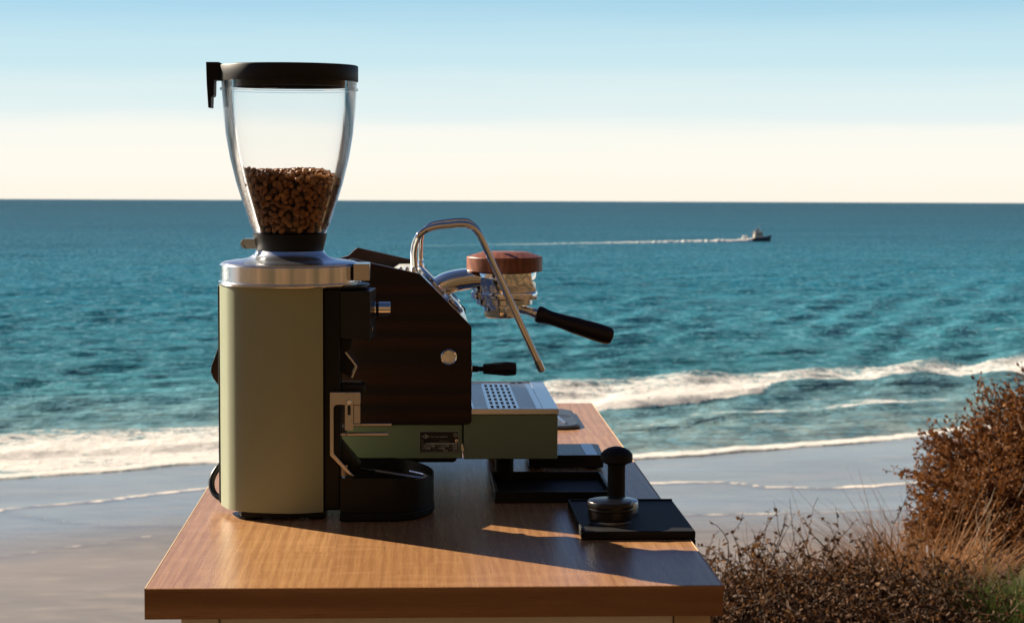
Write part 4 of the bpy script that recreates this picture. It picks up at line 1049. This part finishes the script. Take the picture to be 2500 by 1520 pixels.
I4 = Matrix.Identity(4)
def big_shrub(name, x, y, rx, ry, h, stems, seed, label, leafmat, twigmat, leafL=.017, lean=(0,0), dens=1.0, sub=9):
    z0 = gz(x, y) - .03
    root = thing(name, (x, y, z0), label, 'shrub', frame=I4); v = Veg(seed); r = v.r
    for i in range(stems):
        u = r.uniform(0, 2*math.pi); c = r.uniform(0, 1)**.45
        tip = np.array([x + rx*c*math.cos(u) + lean[0], y + ry*c*math.sin(u) + lean[1], z0 + h*(math.sqrt(max(.03, 1-(c*.985)**2)))*r.uniform(.66, 1.08)])
        b0 = np.array([x + .22*rx*c*math.cos(u), y + .22*ry*c*math.sin(u), z0])
        mid = .5*(b0+tip) + np.array([0, 0, .16*h*c]) + r.normal(size=3)*.05*h
        t = np.linspace(0, 1, 9)[:, None]
        P = (1-t)**2*b0 + 2*t*(1-t)*mid + t*t*tip + r.normal(size=(9, 3))*.012*h*t
        v.twig(P, .0060, .0014)
        for k in range(sub):
            f = r.uniform(.30, 1.0); j = min(7, int(f*8)); pp = P[j] + (P[j+1]-P[j])*(f*8-j if f < 1 else 1)
            d0 = (P[j+1]-P[j]); d0 /= np.linalg.norm(d0); d = d0 + r.normal(size=3)*.62 + np.array([0,0,.25])
            Q, dd = v.curve(pp, d, r.uniform(.10, .24)*h, 5, .16, .05)
            v.twig(Q, .0020, .0008)
            v.leaves(Q, dd, int(13*dens), .1, .75, leafL*.6, leafL*1.35, .23)
    v.build(root, twigmat, leafmat); return root

def scrub(name, x, y, rx, ry, h, n, seed, label, leafmat, twigmat, leaves=13, cat='shrub'):
    """low tangle of arching dry stems with curled leaves"""
    z0 = gz(x, y) - .04
    root = thing(name, (x, y, z0), label, cat, frame=I4); v = Veg(seed); r = v.r
    for i in range(n):
        u = r.uniform(0, 2*math.pi); c = math.sqrt(r.uniform(0, 1))
        px, py = x + rx*c*math.cos(u), y + ry*c*math.sin(u)
        hh = h*(1-.55*c*c)*r.uniform(.35, 1.05)
        p = (px, py, z0 + hh*r.uniform(0, .75))
        d = r.normal(size=3)*np.array([1, 1, .55]) + np.array([0, 0, .55])
        P, dd = v.curve(p, d, r.uniform(.10, .30)*h/.42, 8, .34, -.05)
        v.twig(P, r.uniform(.0016, .0042), .0009)
        v.leaves(P, (0, 0, 0), leaves, .15, 1.0, .010, .024, .27, .2)
    v.build(root, twigmat, leafmat); return root

def tussock(name, x, y, rad, h, n, seed, label, mat, droop=.5, cat='grass', width=.0016):
    z0 = gz(x, y) - .02
    root = thing(name, (x, y, z0), label, cat, frame=I4); v = Veg(seed); r = v.r
    V = []; F = []; k0 = 0
    for i in range(n):
        u = r.uniform(0, 6.283); c = math.sqrt(r.uniform(0, 1))*rad
        p = np.array([x + c*math.cos(u), y + c*math.sin(u), z0])
        out = np.array([math.cos(u), math.sin(u), 0])*(.15+.6*c/rad) + r.normal(size=3)*.28
        L = h*r.uniform(.55, 1.15); m = 6
        t = np.linspace(0, 1, m)[:, None]
        P = p + np.array([0, 0, 1])*L*(t - droop*t*t*.6) + out*L*t*t*.8*droop*1.6 + r.normal(size=(1, 3))*.03*L*t
        w = width*r.uniform(.7, 1.5)*(1-t*.85)
        s = np.cross(out + 1e-3, [0, 0, 1]); s /= np.linalg.norm(s)+1e-9
        V.append(np.stack([P - s*w, P + s*w], 1).reshape(-1, 3))
        ii = np.arange(m-1)*2
        F.append(np.stack([ii, ii+1, ii+3, ii+2], -1)+k0); k0 += 2*m
    o = mesh_np('blades', np.concatenate(V)-np.array([x, y, z0]), np.concatenate(F), mat, root); tag(o, kind='stuff')
    return root

big_shrub('rusty_shrub', 3.20, 8.1, 1.06, .95, .76, 760, 21, 'large rounded rust brown shrub at the right edge of the bluff', M['leaf_rust'], M['twig'], .022, sub=17, dens=1.15)
big_shrub('rusty_shrub', 2.42, 7.55, .46, .45, .44, 330, 22, 'lower rust brown shrub crowding the foot of the large shrub', M['leaf_rust'], M['twig'], .020, sub=12)
scrub('dry_scrub', 1.02, 5.75, .48, .55, .52, 2400, 31, 'tangled dark dry scrub just right of the cart', M['leaf_dry'], M['twig'])
scrub('dry_scrub', 1.42, 6.2, .50, .55, .46, 2500, 32, 'tangled dark dry scrub in the middle of the bluff edge', M['leaf_dry'], M['twig'])
scrub('dry_scrub', 1.10, 5.05, .42, .35, .34, 1100, 33, 'low dry scrub nearest the camera at the bottom of the view', M['leaf_dry'], M['twig'])
tussock('straw_grass', 1.58, 6.95, .22, .36, 4200, 41, 'orange straw grass mound left of the large shrub', M['grass_straw'], .9, width=.0028)
tussock('straw_grass', 1.90, 7.05, .24, .36, 4200, 42, 'orange straw grass mound against the large shrub', M['grass_straw'], .9, width=.0028)
tussock('green_grass', 2.04, 6.25, .28, .20, 3000, 43, 'green grass patch in the bottom right corner', M['grass_green'], .5, width=.0022)
tussock('green_grass', 1.98, 5.85, .24, .09, 1300, 44, 'thin green grass at the very bottom right', M['grass_green'], .5, width=.002)
tussock('mauve_grass', 1.98, 6.70, .22, .16, 1700, 45, 'mauve tinted dry grass between the scrub and green patch', M['grass_mauve'], .7)
# bare upright twigs sticking out above the scrub
def bare_twigs(x, y, n, h, seed, label, spread=.35, mat='twig_pale'):
    z0 = gz(x, y) - .02
    root = thing('bare_twigs', (x, y, z0), label, 'dead plant', frame=I4); v = Veg(seed); r = v.r
    for i in range(n):
        d = np.array([r.normal()*spread, r.normal()*spread, 1.0])
        P, dd = v.curve((x + r.normal()*.03, y + r.normal()*.03, z0), d, h*r.uniform(.55, 1.05), 8, .07)
        v.twig(P, .0036, .0009)
        for k in range(3):
            j = r.integers(3, 8); Q, _ = v.curve(P[j], dd + r.normal(size=3)*.5, h*r.uniform(.12, .3), 4, .12, .04)
            v.twig(Q, .0014, .0006)
    b = np.array(BASE[root.name])
    for k in range(len(v.V)):
        pass
    o = mesh_np('twigs', np.concatenate(v.V)-b, np.concatenate(v.F), M[mat], root); tag(o, kind='stuff')
bare_twigs(1.36, 6.75, 12, .62, 51, 'tall bare pale twigs rising above the dry scrub', .14)
bare_twigs(1.22, 6.85, 10, .50, 52, 'leaning dark bare twigs left of the tall pale twigs', .42, 'twig')
bare_twigs(.93, 5.7, 6, .60, 53, 'thin dry twigs curling up behind the tamping mat corner', .30, 'twig')
bare_twigs(2.12, 7.0, 7, .42, 54, 'pale broken stalks standing in the straw grass mound', .22)
scrub('dry_scrub', -.62, 4.35, .12, .10, .15, 160, 61, 'small dry sprig peeking out under the left table corner', M['leaf_dry'], M['twig'])
